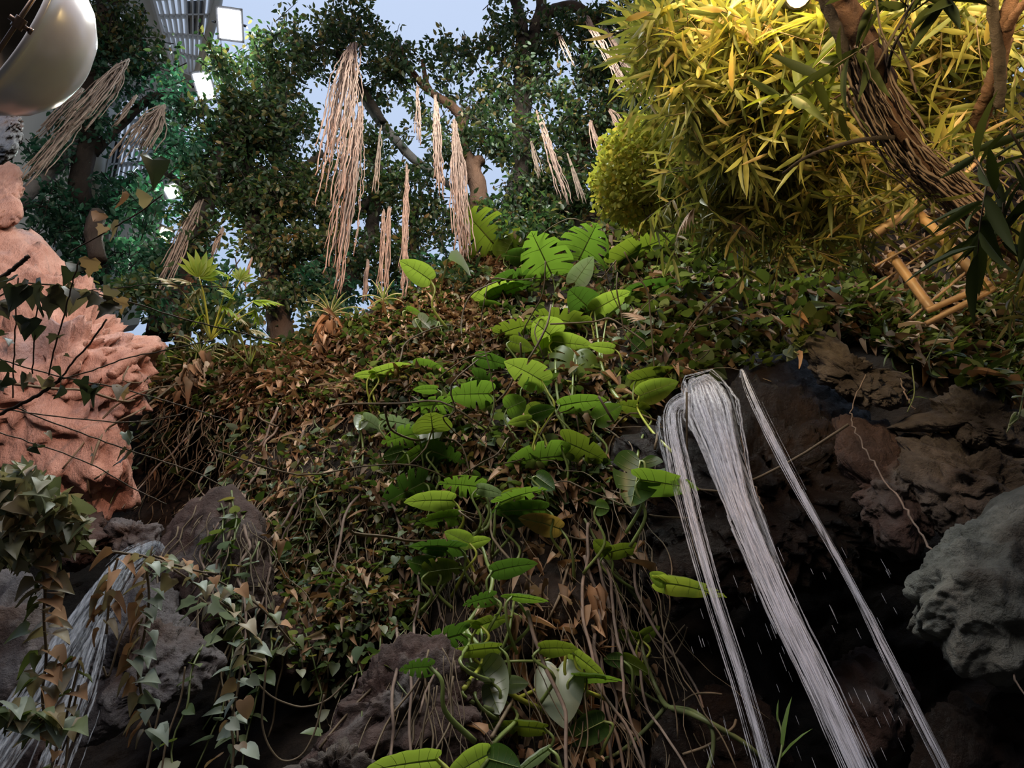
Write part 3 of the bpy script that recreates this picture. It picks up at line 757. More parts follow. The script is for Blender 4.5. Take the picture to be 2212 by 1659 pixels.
# single ones large enough to point at
RS = [(455, 900, 1.5), (470, 935, 1.6), (600, 880, 2.2), (612, 900, 2.0), (655, 930, 2.4), (700, 980, 2.2), (742, 1010, 2.4), (790, 1010, 2.2), (835, 1050, 2.2), (880, 1090, 2.4), (895, 1120, 2.2), (560, 1010, 1.6), (520, 1060, 1.8)]
for px, py, ln in RS:
    s = strand(px, py, ln, 0, 0.05, 0.12)
    if s is None: continue
    a = Acc(); tube(a, s, [0.016, 0.012, 0.007], 5)
    tag(a.build('hanging_root', M['root_dim'], origin=s[0]), 'thin pale-brown root strand hanging singly down the cliff left of the split leaves', 'root', 'single root strands on the cliff face')
RS = [(1270, 1130, 2.6), (1285, 1180, 2.4), (1262, 1200, 2.6), (1300, 1210, 2.0), (1140, 1320, 1.8), (1330, 1260, 1.6), (1285, 1370, 1.6), (1370, 1180, 1.5)]
for px, py, ln in RS:
    s = strand(px, py, ln, 0, 0.035, 0.22)
    if s is None: continue
    a = Acc(); tube(a, s, [0.017, 0.014, 0.009], 5)
    tag(a.build('hanging_root', M['root_dim'], origin=s[0]), 'pale-brown root strand hanging straight beneath the big split leaves', 'root', 'single root strands beneath the split leaves')

VS = [(520, 900, 2.6), (575, 960, 2.8), (640, 1000, 2.6), (690, 1040, 2.4), (730, 1080, 2.2), (770, 1100, 1.8), (500, 1060, 1.4), (590, 1120, 2.4), (620, 1190, 2.2), (660, 1200, 2.0), (810, 1000, 2.0), (850, 980, 1.8), (440, 910, 1.4), (395, 900, 1.3), (360, 930, 1.3), (545, 880, 2.0), (745, 940, 2.4), (680, 900, 2.6), (900, 1000, 1.6), (560, 1170, 1.7)]
for px, py, ln in VS:
    s = strand(px, py, ln, 0, 0.06, 0.14)
    if s is None: continue
    t = thing('creeper_strand', s[0], 'green-leaved creeper strand trailing down the dark cliff left of the split leaves', 'vine', 'creeper strands on the cliff face')
    a = Acc(); tube(a, s, [0.010, 0.008, 0.005], 4); a.build('stem', M['vine_green'], t)
    a = Acc(); leaves_along(a, s, 2.2, T_HEART, (0.07, 0.14), (0, -0.5, -0.2), 0.5); a.build('foliage', M['ivy_grey'] if R.random() < 0.5 else M['ivy'], t)


# ------------------------------------------------------------------ big split leaves
def cat_eval(P, t):
    P = np.asarray(P, float); n = len(P) - 1; s = np.clip(t, 0, 1) * n; i = np.minimum(s.astype(int), n - 1); f = (s - i)[:, None]
    Q = np.vstack([2 * P[0] - P[1], P, 2 * P[-1] - P[-2]]); a_, b_, c_, d_ = Q[i], Q[i + 1], Q[i + 2], Q[i + 3]
    return 0.5 * (2 * b_ + (c_ - a_) * f + (2 * a_ - 5 * b_ + 4 * c_ - d_) * f ** 2 + (3 * b_ - a_ - 3 * c_ + d_) * f ** 3)


HEART = [(0.0, -0.01), (0.13, -0.15), (0.30, -0.17), (0.44, -0.05), (0.5, 0.16), (0.47, 0.38), (0.38, 0.60), (0.24, 0.80), (0.10, 0.93), (0, 1)]
NARROW = [(0.0, 0.0), (0.12, -0.07), (0.28, -0.06), (0.42, 0.06), (0.48, 0.25), (0.45, 0.46), (0.36, 0.66), (0.22, 0.84), (0.09, 0.95), (0, 1)]


def big_leaf(acc, base, t, nn, L, Wd, kind, rng, droop=0.25, cup=0.12):
    out = HEART if kind != 'e' else NARROW
    t = nrm(t); xx = nrm(np.cross(t, nn)); nn = np.cross(xx, t)
    us = np.array([0, 0.12, 0.25, 0.4, 0.55, 0.7, 0.85, 1.0])
    for side in (1, -1):
        cuts = []
        if kind in 'mf':
            k = 5 if kind == 'm' else rng.choice([1, 2, 3])
            pos = np.linspace(0.36, 0.86, 5)
            for c in (pos if kind == 'm' else sorted(rng.sample(list(pos), k))):
                cuts.append((c + rng.uniform(-0.02, 0.02), rng.uniform(0.018, 0.034), rng.choice([3, 3, 4, 2]), rng.choice([7, 7, 7, 6]) if kind == 'm' else 7))
        ss = list(np.linspace(0, 1, 22)); ent = []
        ss = [s for s in ss if not any(abs(s - c[0]) < 0.045 for c in cuts)]
        ent = [(s, None, 0) for s in ss]
        for c in cuts: ent += [(c[0] - 0.0005, c, -1), (c[0] + 0.0005, c, 1)]
        ent.sort(key=lambda q: q[0]); V = []
        for s, c, sg in ent:
            row_s = np.full(len(us), s)
            if c is not None:
                row_s = s + sg * c[1] * (0.2 + 0.8 * np.clip((us - us[c[2]]) / 0.5, 0, 1))
            mar = cat_eval(out, row_s)
            my = np.clip((row_s - 0.22) / 0.78, 0, 1) ** 1.05
            x_ = mar[:, 0] * us; y_ = my * (1 - us) + mar[:, 1] * us
            z_ = cup * x_ * 2 * (1 - us * 0.6) - droop * y_ * np.abs(y_) + 0.007 * np.sin(row_s * 2 * math.pi * 6) * us - 0.10 * x_ * x_ * 4 * us
            for a_, b_, c_ in zip(x_, y_, z_): V.append(base + xx * a_ * side * Wd / 0.5 * 0.5 + t * b_ * L + nn * c_ * L)
        nu = len(us); Fc = []
        for i in range(len(ent) - 1):
            c = ent[i][1] if ent[i][1] is not None and ent[i][1] is ent[i + 1][1] else None
            for j in range(nu - 1):
                if c is not None and c[2] <= j < c[3]: continue
                q = (i * nu + j, i * nu + j + 1, (i + 1) * nu + j + 1, (i + 1) * nu + j)
                Fc.append(q if side > 0 else q[::-1])
        acc.addf(V, Fc, 0)
        free = [i for i, q in enumerate(ent) if q[1] is None]
        for vs in (0.22, 0.33, 0.45, 0.57, 0.69, 0.81):
            i = min(free, key=lambda q: abs(ent[q][0] - vs)); tube(acc, [V[i * nu + j] - nn * 0.006 * L for j in range(nu - 1)], [0.005 * L, 0.002 * L], 3, 1)
    ys = np.linspace(0, 0.97, 9)
    mid = [base + t * y * L + nn * (-droop * y * y - 0.012) * L for y in ys]
    tube(acc, mid, [0.016 * L, 0.005 * L], 5, 1)


def leaf_on(parent, bx, by, tx, ty, Wp, kind, tone, off=0.35, pet=0.45, droop=None, flip=0, rng_add=0.0, petpx=None):
    """a leaf whose stalk joint shows at (bx,by) and tip at (tx,ty), Wp wide as seen"""
    h = hit(bx, by); rg = (h[2] if h else 7.5) - off + rng_add
    g1, g2 = (1.0, 1.0) if kind == 'h' else (1.12, 1.22)
    mx_, my_ = (bx + tx) / 2, (by + ty) / 2; bx, tx = mx_ + (bx - mx_) * g1, mx_ + (tx - mx_) * g1; by, ty = my_ + (by - my_) * g1, my_ + (ty - my_) * g1; Wp = Wp * g2
    A = Pr(bx, by, rg); Lp = math.hypot(tx - bx, ty - by); app = Lp * rg / F
    ratio = 0.92 if kind != 'e' else 0.74
    Wr = Wp * rg / F
    if Wr > ratio * app: Lr = Wr / ratio; al = math.acos(min(1, app / Lr)); op = 1.0
    else: Lr = app; al = 0.0; op = Wr / (ratio * app)
    e = ray(bx, by); B0 = Pr(tx, ty, rg); timg = nrm(B0 - A); timg = nrm(timg - e * timg.dot(e))
    t = timg * math.cos(al) - e * math.sin(al) * (1 if ty <= by + 12 else 0.8)
    t = nrm(t)
    aw = nrm(np.cross(t, e)); bw = np.cross(t, aw)
    op = min(max(op, 0.12), 1.0); s2 = math.sqrt(max(0, 1 - op * op))
    best = None
    for sg in (1, -1):
        ww = aw * op + bw * s2 * sg; n = nrm(np.cross(ww, t))
        if n[2] < 0: n = -n
        if best is None or (n[2] > best[2]) != bool(flip): best = n
    n = best
    rng = random.Random(int(bx * 31 + by * 7))
    Wd = Lr * ratio if kind != 'e' else Lr * ratio * 1.02
    a = Acc(); big_leaf(a, A, t, n, Lr, Wd, kind, rng, droop if droop is not None else rng.uniform(0.06, 0.22))
    o = a.build('leaf', [M[tone], M['petiole']], parent)
    if pet > 0:
        if petpx is None:
            pts = [A, A - t * 0.06 * 1 - UP * pet * 0.25, A - UP * pet * 0.65 + nrm(np.array([rng.uniform(-0.5, 0.5), 0.5, 0])) * 0.12]
            q = A - UP * pet + np.array([rng.uniform(-0.25, 0.25), 0.3, 0]); pts.append(q)
            pts = [pts[0]] + [front(p_, 0.03) for p_ in pts[1:]]
        else:
            pts = [A]
            for k, (x_, y_) in enumerate(petpx):
                hh = hit(x_, y_); f = (k + 1) / len(petpx)
                pts.append(Pr(x_, y_, (rg * (1 - f) + ((hh[2] if hh else rg) - 0.08) * f)))
        a = Acc(); tube(a, smooth_path(pts, 5), [0.009, 0.012, 0.016], 6)
        a.build('petiole', M['petiole'] if tone not in ('mon_b',) else M['petiole_y'], o)
    return o


def stem(parent, pxs, off, r, mat='vine_green', name='stem'):
    pts = []
    for x_, y_ in pxs:
        h = hit(x_, y_); pts.append(Pr(x_, y_, (h[2] if h else 8) - off))
    pts = np.array(pts)
    rng = np.linalg.norm(pts - EYE, axis=1)                # even out the depth along the stem
    sm = np.convolve(np.pad(rng, 1, mode='edge'), [0.25, 0.5, 0.25], 'valid')
    pts = np.array([Pr(x_, y_, min(s, g)) for (x_, y_), s, g in zip(pxs, sm, rng)])
    a = Acc(); tube(a, smooth_path(pts, 6), r, 7); return a.build(name, M[mat], parent)


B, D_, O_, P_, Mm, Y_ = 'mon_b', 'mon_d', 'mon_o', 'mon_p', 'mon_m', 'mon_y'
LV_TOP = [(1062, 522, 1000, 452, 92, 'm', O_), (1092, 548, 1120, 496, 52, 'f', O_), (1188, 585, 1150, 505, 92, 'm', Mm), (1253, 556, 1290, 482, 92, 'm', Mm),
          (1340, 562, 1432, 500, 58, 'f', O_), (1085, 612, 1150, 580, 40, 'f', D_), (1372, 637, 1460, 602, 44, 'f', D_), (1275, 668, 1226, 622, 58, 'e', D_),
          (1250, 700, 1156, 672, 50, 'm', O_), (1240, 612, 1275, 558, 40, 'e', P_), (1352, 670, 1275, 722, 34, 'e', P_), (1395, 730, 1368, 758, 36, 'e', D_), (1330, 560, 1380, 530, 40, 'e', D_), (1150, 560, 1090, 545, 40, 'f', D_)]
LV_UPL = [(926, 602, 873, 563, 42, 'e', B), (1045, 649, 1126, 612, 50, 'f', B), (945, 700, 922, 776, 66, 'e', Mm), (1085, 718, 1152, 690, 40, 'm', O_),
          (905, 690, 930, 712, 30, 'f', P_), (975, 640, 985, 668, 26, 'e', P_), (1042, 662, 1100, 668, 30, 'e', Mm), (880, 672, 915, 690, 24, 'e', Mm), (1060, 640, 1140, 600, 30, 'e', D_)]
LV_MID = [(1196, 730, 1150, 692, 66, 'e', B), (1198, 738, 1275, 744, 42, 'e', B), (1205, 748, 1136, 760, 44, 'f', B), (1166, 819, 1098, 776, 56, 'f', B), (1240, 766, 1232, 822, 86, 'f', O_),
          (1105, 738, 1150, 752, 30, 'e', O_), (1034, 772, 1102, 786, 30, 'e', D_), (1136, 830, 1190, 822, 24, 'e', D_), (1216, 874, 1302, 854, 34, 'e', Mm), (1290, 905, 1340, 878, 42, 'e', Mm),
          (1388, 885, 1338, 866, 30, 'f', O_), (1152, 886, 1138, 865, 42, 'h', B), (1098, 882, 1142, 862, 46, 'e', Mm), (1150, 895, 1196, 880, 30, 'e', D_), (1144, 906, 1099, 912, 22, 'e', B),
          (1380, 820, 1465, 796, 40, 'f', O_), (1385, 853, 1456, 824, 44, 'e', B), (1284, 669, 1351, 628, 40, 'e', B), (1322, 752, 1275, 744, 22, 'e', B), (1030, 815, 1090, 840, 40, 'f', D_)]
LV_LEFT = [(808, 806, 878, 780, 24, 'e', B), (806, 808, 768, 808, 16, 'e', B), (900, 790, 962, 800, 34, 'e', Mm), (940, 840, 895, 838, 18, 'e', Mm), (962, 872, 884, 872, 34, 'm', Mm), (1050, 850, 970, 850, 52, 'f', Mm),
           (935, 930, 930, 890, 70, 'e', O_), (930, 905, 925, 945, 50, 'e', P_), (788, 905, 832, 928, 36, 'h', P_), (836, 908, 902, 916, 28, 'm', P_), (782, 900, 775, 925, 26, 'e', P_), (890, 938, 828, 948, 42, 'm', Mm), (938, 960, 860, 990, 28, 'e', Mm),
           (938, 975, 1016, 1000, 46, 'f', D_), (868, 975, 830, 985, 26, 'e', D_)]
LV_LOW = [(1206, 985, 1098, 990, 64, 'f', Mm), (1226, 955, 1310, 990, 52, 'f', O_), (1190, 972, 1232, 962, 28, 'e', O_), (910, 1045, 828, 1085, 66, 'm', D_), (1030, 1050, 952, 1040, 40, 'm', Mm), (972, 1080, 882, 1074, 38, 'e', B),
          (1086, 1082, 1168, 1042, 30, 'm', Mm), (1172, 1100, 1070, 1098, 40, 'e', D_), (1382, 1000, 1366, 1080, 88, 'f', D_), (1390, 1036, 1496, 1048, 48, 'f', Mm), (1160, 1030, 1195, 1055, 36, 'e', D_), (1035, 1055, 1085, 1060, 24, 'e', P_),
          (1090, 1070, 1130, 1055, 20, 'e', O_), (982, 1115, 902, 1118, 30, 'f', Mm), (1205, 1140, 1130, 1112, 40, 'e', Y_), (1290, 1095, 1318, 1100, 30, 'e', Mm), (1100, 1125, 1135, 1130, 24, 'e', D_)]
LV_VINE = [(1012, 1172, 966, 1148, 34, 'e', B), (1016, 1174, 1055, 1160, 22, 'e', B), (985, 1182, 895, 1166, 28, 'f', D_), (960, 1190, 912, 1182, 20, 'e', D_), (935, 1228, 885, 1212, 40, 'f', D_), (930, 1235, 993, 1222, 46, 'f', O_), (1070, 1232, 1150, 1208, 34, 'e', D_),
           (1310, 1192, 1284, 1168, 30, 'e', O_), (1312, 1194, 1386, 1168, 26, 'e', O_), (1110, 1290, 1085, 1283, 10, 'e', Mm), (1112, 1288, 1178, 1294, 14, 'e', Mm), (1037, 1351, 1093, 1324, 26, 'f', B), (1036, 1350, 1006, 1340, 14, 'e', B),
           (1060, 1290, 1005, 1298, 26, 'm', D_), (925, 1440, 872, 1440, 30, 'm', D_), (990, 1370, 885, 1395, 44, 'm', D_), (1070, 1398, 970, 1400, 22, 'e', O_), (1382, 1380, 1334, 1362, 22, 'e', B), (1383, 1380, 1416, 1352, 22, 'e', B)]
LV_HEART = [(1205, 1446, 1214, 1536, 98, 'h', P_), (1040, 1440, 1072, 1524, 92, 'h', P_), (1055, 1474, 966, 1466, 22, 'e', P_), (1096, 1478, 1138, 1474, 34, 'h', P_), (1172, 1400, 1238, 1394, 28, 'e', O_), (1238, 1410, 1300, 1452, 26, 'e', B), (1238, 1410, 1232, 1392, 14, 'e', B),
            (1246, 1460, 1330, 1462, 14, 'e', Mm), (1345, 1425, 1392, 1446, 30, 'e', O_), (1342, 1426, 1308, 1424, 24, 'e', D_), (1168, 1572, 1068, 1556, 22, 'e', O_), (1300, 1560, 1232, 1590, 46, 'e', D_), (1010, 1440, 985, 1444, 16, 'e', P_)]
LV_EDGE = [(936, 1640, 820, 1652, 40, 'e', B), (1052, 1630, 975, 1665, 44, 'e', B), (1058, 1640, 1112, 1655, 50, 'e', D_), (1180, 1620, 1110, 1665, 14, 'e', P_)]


def plant(name, label, loc, leaves, off=0.35, pet=0.45):
    h = hit(*loc); t = thing(name, h[0], label, 'plant', 'split-leaf climbers on the cliff')
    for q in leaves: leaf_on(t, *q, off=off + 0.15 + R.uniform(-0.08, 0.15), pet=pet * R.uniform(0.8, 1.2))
    return t


mon = 'split_leaf_climber'
t = plant(mon, 'climber with the topmost large split leaves standing against the trees on the crest', (1240, 640), LV_TOP, 0.3, 0.6)
stem(t, [(1250, 700), (1200, 640), (1230, 590), (1300, 600)], 0.08, 0.025)
t = plant(mon, 'climber with round bright leaves on long pale stalks at the left top of the slope', (1020, 720), LV_UPL, 0.3, 0.5)
stem(t, [(926, 602), (938, 640), (955, 672), (985, 702), (1020, 722)], 0.22, [0.014, 0.024], 'petiole_y', 'stalk')
stem(t, [(968, 560), (955, 610), (953, 640), (958, 668)], 0.22, [0.010, 0.016], 'petiole', 'stalk')
stem(t, [(1044, 652), (1030, 690), (1022, 740), (1020, 790)], 0.15, [0.012, 0.018], 'vine_green', 'stalk')
a = Acc(); hq = hit(962, 558); scatter(a, T_CURL, [Pr(968, 558, 8.0)], [Pr(1010, 566, 8.0) - Pr(968, 558, 8.0)], [UP], 0.3); a.build('rolled_leaf', M['mon_p'], t)
t = plant(mon, 'climber with overlapping bright leaves in the middle of the slope', (1230, 950), LV_MID, 0.4, 0.5)
stem(t, [(1200, 750), (1200, 800), (1205, 860), (1222, 930), (1232, 960)], 0.25, [0.014, 0.020], 'petiole', 'stalk')
stem(t, [(1166, 820), (1190, 870), (1215, 915), (1230, 945)], 0.25, [0.012, 0.020], 'petiole', 'stalk')
stem(t, [(1284, 672), (1292, 735), (1300, 790), (1320, 840), (1342, 870)], 0.25, [0.012, 0.030], 'petiole', 'stalk')
stem(t, [(1310, 690), (1302, 745), (1300, 790)], 0.25, [0.010, 0.018], 'petiole', 'stalk')
stem(t, [(1152, 887), (1154, 930), (1155, 985)], 0.2, [0.010, 0.014], 'petiole_y', 'stalk')
stem(t, [(1144, 908), (1150, 925), (1154, 945)], 0.2, [0.008, 0.012], 'petiole', 'stalk')
stem(t, [(1240, 768), (1238, 810), (1236, 860)], 0.25, [0.010, 0.014], 'petiole', 'stalk')
stem(t, [(980, 870), (1010, 920), (1055, 965), (1100, 1000)], 0.08, 0.018, 'vine')
t = plant(mon, 'climber with paler split leaves at the left flank of the big-leaved patch', (880, 930), LV_LEFT, 0.35, 0.45)
stem(t, [(806, 808), (806, 850), (814, 880), (822, 900)], 0.25, [0.010, 0.018], 'petiole_y', 'stalk')
stem(t, [(826, 850), (818, 890), (845, 925)], 0.2, 0.014, 'petiole', 'stalk')
stem(t, [(918, 875), (905, 920), (890, 965)], 0.2, 0.014, 'petiole', 'stalk')
t = plant(mon, 'climber with the broad green forked leaf beside the wet rock face', (1180, 1060), LV_LOW, 0.35, 0.4)
stem(t, [(1015, 1060), (1045, 1085), (1060, 1110), (1052, 1140), (1020, 1155)], 0.2, 0.020, 'petiole')
stem(t, [(1260, 990), (1290, 1040), (1340, 1090), (1420, 1060), (1470, 1035)], 0.2, 0.014, 'vine_green')
stem(t, [(1180, 890), (1270, 910), (1330, 940), (1380, 1000), (1405, 1020)], 0.15, 0.010, 'vine')
t = plant(mon, 'climber with a twisting bare stem and small leaves low on the cliff', (1040, 1250), LV_VINE, 0.35, 0.3)
stem(t, [(1010, 1155), (1040, 1180), (1052, 1215), (1064, 1248), (1055, 1290), (1026, 1325), (1008, 1358), (1030, 1390), (1060, 1420), (1074, 1445)], 0.3, [0.013, 0.020, 0.018], 'petiole')
stem(t, [(1064, 1248), (1080, 1238), (1100, 1222)], 0.3, 0.010, 'petiole')
stem(t, [(1038, 1352), (1043, 1390), (1037, 1460)], 0.3, 0.013, 'petiole', 'stalk')
stem(t, [(1002, 1365), (1012, 1410), (1022, 1445)], 0.3, 0.013, 'petiole', 'stalk')
stem(t, [(1110, 1300), (1100, 1360), (1082, 1410), (1075, 1440)], 0.3, 0.012, 'petiole', 'stalk')
stem(t, [(1262, 1120), (1300, 1190), (1340, 1250), (1398, 1320)], 0.25, [0.012, 0.020], 'vine_green')
stem(t, [(1436, 1262), (1425, 1300), (1405, 1345)], 0.3, 0.010, 'vine_green', 'stalk')
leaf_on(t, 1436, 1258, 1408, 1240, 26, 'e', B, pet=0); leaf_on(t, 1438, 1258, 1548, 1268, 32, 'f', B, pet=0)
t = plant(mon, 'climber with the pale heart-shaped leaf and thick yellow-green stem at the bottom', (1130, 1560), LV_HEART, 0.4, 0.25)
stem(t, [(1052, 1473), (1085, 1487), (1120, 1509), (1165, 1530), (1200, 1548), (1218, 1547), (1228, 1530)], 0.45, [0.016, 0.020, 0.017], 'petiole_y')
stem(t, [(1118, 1508), (1140, 1498), (1166, 1486)], 0.45, 0.013, 'petiole_y', 'stalk')
stem(t, [(1075, 1430), (1120, 1428), (1180, 1426), (1195, 1408)], 0.3, 0.010, 'petiole', 'stalk')
stem(t, [(1385, 1380), (1392, 1420), (1415, 1480), (1440, 1525), (1500, 1545), (1600, 1600), (1660, 1650)], 0.4, [0.014, 0.022, 0.014], 'vine_green')
stem(t, [(1440, 1525), (1390, 1580), (1330, 1630), (1270, 1648)], 0.35, [0.018, 0.012], 'vine_green')
stem(t, [(1440, 1526), (1495, 1535), (1535, 1570), (1540, 1620), (1525, 1680)], 0.4, 0.014, 'vine_green')
stem(t, [(1365, 1480), (1410, 1510), (1440, 1525)], 0.35, 0.014, 'vine_green')
stem(t, [(1400, 1370), (1440, 1390), (1480, 1350)], 0.4, 0.008, 'vine'); stem(t, [(1400, 1420), (1450, 1420), (1475, 1385), (1485, 1355)], 0.4, 0.008, 'vine')
stem(t, [(1475, 1515), (1500, 1500), (1530, 1497), (1560, 1500)], 0.5, 0.007, 'vine'); stem(t, [(1475, 1630), (1530, 1610), (1580, 1575), (1590, 1555)], 0.4, 0.009, 'vine')
t = plant(mon, 'climber of which only the upper leaves rise over the bottom edge', (1000, 1640), LV_EDGE, 0.5, 0.3)
# dry hanging sheaths under the heart leaf
for k, (pts, lab) in enumerate([([(1108, 1330), (1112, 1370), (1105, 1420)], 'long brown dead leaf hanging above the heart-shaped pair'), ([(1285, 1270), (1300, 1310), (1318, 1345), (1305, 1375)], 'crumpled brown dead leaf on the root strands'), ([(1275, 1470), (1262, 1500), (1280, 1530)], 'pinkish crumpled dead leaf beside the heart-shaped leaf'), ([(1290, 1400), (1320, 1390), (1345, 1420)], 'dry brown leaf draped over roots above the pinkish one')]):
    p = [Pr(x_, y_, hit(x_, y_)[2] - 0.3) for x_, y_ in pts]
    a = Acc(); L = np.linalg.norm(p[-1] - p[0]) * 0.9
    scatter(a, T_CURL, [p[0], p[0]], [p[-1] - p[0], p[1] - p[0]], [nrm(EYE - p[0]), nrm(EYE - p[0]) + np.array([0.8, 0, 0])], np.array([L, L * 0.7]), 0.6)
    tag(a.build('dead_leaf', M['litter'], origin=p[0]), lab, 'dead leaf')
# ------------------------------------------------------------------ fig trees behind the crest, with their hanging aerial roots
def rng_at(py): return float(np.interp(py, [-100, 0, 300, 550, 760], [17.5, 17.0, 14.8, 13.0, 11.5]))


def limb(acc, pts, off=0.0, mi=0, sides=9):
    """pts: (px, py, half-width px)"""
    P_ = [Pr(x_, y_, rng_at(y_) + off) for x_, y_, w_ in pts]
    r = [w_ / F * (rng_at(y_) + off) for x_, y_, w_ in pts]
    sp_ = smooth_path(P_, 6)
    wob = np.array([[noise.noise(Vector(p) * 0.9), noise.noise(Vector(p) * 0.9 + Vector((9, 9, 9))), 0] for p in sp_]) * 0.12
    tube(acc, sp_ + wob, np.interp(np.linspace(0, 1, len(sp_)), np.linspace(0, 1, len(r)), r), sides, mi, 0.06)


# openings in the crowns through which the lamps, windows, wall and sky show
GAPS = [(497, 55, 62), (441, 190, 44), (405, 60, 50), (420, 120, 42), (371, 414, 30), (357, 505, 30), (290, 270, 44), (262, 350, 44), (300, 330, 30), (110, 190, 48), (75, 260, 40), (70, 400, 26), (210, 350, 26), (660, 40, 34), (660, 190, 30), (700, 215, 34), (565, 340, 22), (640, 520, 16), (650, 690, 34), (570, 690, 24), (900, 320, 30), (860, 250, 34), (905, 45, 60), (1000, 40, 60), (1060, 140, 22), (1000, 390, 18), (1080, 370, 24), (1215, 140, 26), (1260, 210, 20), (1190, 240, 24), (1060, 260, 16), (1440, 90, 30), (880, 600, 16), (760, 600, 16), (930, 540, 18)]


def crown(acc, tw, clusters, tmpl=T_FIG, size=(0.10, 0.17), off=0.0, depth=1.0, per=11):
    for (px, py, rx, ry, n, *mi) in clusters:
        mi = mi[0] if mi else 0
        for k in range(max(1, int(n * 1.25) // per)):
            while True:
                u = NR.uniform(-1, 1, 3)
                if u.dot(u) <= 1: break
            rg = rng_at(py) + off + u[2] * depth
            qx, qy = px + u[0] * rx, py + u[1] * ry
            if any(math.hypot(qx - gx, qy - gy) < gr * (0.85 + 0.3 * R.random()) for gx, gy, gr in GAPS): continue
            c = Pr(qx, qy, rg)
            d = nrm(rnd_dir()[0] + np.array([0, -0.2, -0.25])); L = R.uniform(0.35, 0.75)
            m = per; tt = NR.uniform(0, 1, m)
            P_ = c + d * (tt[:, None] - 0.3) * L + NR.normal(size=(m, 3)) * 0.05
            Td = d * 0.6 + rnd_dir(m) * 0.9 + np.array([0, 0, -0.35])
            Nd = UP + rnd_dir(m) * 0.8
            scatter(acc, tmpl, P_, Td, Nd, NR.uniform(size[0], size[1], m), None, mi)
            if tw is not None and k % 2 == 0: tube(tw, [c - d * L * 0.5, c + d * L * 0.2, c + d * L * 0.7], [0.012, 0.005], 3)


def root_bundle(parent, px, py, bot, wpx, n, mat='root', off=-0.6, tails=None, spread=1.0, lean=0.0):
    """a curtain of wavy roots hanging plumb from a branch down to the level seen at pixel row `bot`"""
    rg = rng_at(py) + off; top = Pr(px, py, rg)
    hor = math.hypot(top[0], top[1]); best = top[2]
    for z in np.linspace(top[2], 1.6, 300):
        if topx([top[0], top[1], z])[1] >= bot: best = z; break
    Lh = top[2] - best; wr = wpx / F * rg / 2 * 0.8
    a = Acc(); nt_ = tails or max(1, n // 6)
    tc_ = [NR.uniform(-0.8, 0.8) * wr for _ in range(nt_)]; tl = [R.uniform(0.72, 1.0) for _ in range(nt_)]; tl[0] = 1.0
    for i in range(int(n * 1.5)):
        k = i % nt_; ln = Lh * tl[k] * (R.uniform(0.8, 1.0) if i >= nt_ else 1.0); st = R.uniform(0, 0.15) * ln
        m = max(6, int((ln - st) / 0.16)); ts = np.linspace(0, 1, m)
        ph, fr, am = R.uniform(0, 6.28), R.uniform(5, 13), R.uniform(0.003, 0.012)
        ctr = NR.normal() * wr * 0.3 * (1 - 0.6 * ts) * spread; cx = tc_[k] * np.minimum(1, ts * 1.6)
        ox = NR.normal() * wr * 0.38 * np.minimum(1, ts * 2.2 + 0.15) * spread + cx + ctr * 0.6 + am * np.sin(ts * ln * fr + ph) + np.cumsum(NR.normal(size=m)) * 0.009
        oy = NR.normal() * wr * 0.4 * np.minimum(1, ts * 2 + 0.2) + am * np.cos(ts * ln * fr * 0.8 + ph)
        P_ = np.stack([top[0] + ox + lean * ts * ln, top[1] + oy, top[2] - st - ts * (ln - st)], 1)
        tube(a, P_, [R.uniform(0.010, 0.019), R.uniform(0.006, 0.011)], 4)
    return a.build('aerial_root', M[mat], parent)


def fig_tree(label, base, limbs, clusters, roots, mats=('bark',), leaf='fig', off=0.0, size=(0.10, 0.17), depth=1.0, mis=None):
    t = thing('fig_tree', Pr(base[0], base[1], rng_at(base[1]) + off), label, 'tree', 'fig trees behind the crest')
    for k, lm in enumerate(limbs):
        a = Acc(); limb(a, lm, off); a.build('trunk' if k == 0 else 'branch', M[mats[k] if k < len(mats) else mats[-1]], t)
    a = Acc(); tw = Acc(); crown(a, tw, clusters, size=size, off=off, depth=depth)
    a.build('foliage', [M[leaf], M['fig_cool'], M['fig']], t)
    tag(tw.build('twigs', M['bark'], t), kind='stuff')
    for r_ in roots: root_bundle(t, *r_[:5], **(r_[5] if len(r_) > 5 else {}))
    return t


fig_tree('fig tree on the left with thick slanting grey-brown root bundles above the pink boulder', (210, 560),
         [[(215, 600, 20), (200, 480, 18), (172, 420, 16), (185, 300, 17), (192, 150, 18), (230, 20, 16), (250, -60, 14)], [(40, 450, 13), (90, 395, 12), (140, 345, 11), (175, 300, 9)], [(190, 160, 14), (150, 90, 12), (165, 10, 10)], [(200, 330, 9), (250, 280, 8), (330, 215, 7), (400, 225, 6), (440, 250, 5)]],
         [(215, 60, 110, 70, 1500), (170, 120, 80, 60, 900), (260, 160, 70, 60, 700, 1), (130, 240, 75, 45, 500, 1), (300, 110, 60, 60, 500), (110, 330, 70, 45, 420, 1), (210, 270, 60, 60, 600, 1), (330, 250, 60, 50, 500, 1), (90, 430, 60, 50, 420, 1), (150, 480, 70, 60, 700, 1), (260, 420, 70, 60, 700, 1), (190, 570, 60, 45, 500, 1), (300, 330, 40, 50, 250, 1), (120, 140, 40, 40, 250, 1), (270, 560, 60, 50, 400, 1), (370, 330, 40, 70, 350, 1)],
         [(272, 130, 300, 46, 30, dict(mat='root_dim', spread=1.4)), (180, 190, 290, 26, 14, dict(mat='root_dim')), (205, 215, 400, 36, 18, dict(mat='root_dim')), (352, 225, 345, 44, 26, dict(mat='root_dim', spread=1.3)), (296, 205, 275, 16, 7, dict(mat='root_dim')), (135, 125, 165, 10, 5, dict(mat='root_dim'))],
         ('bark', 'bark_grey', 'bark', 'bark'), 'fig', off=2.2)
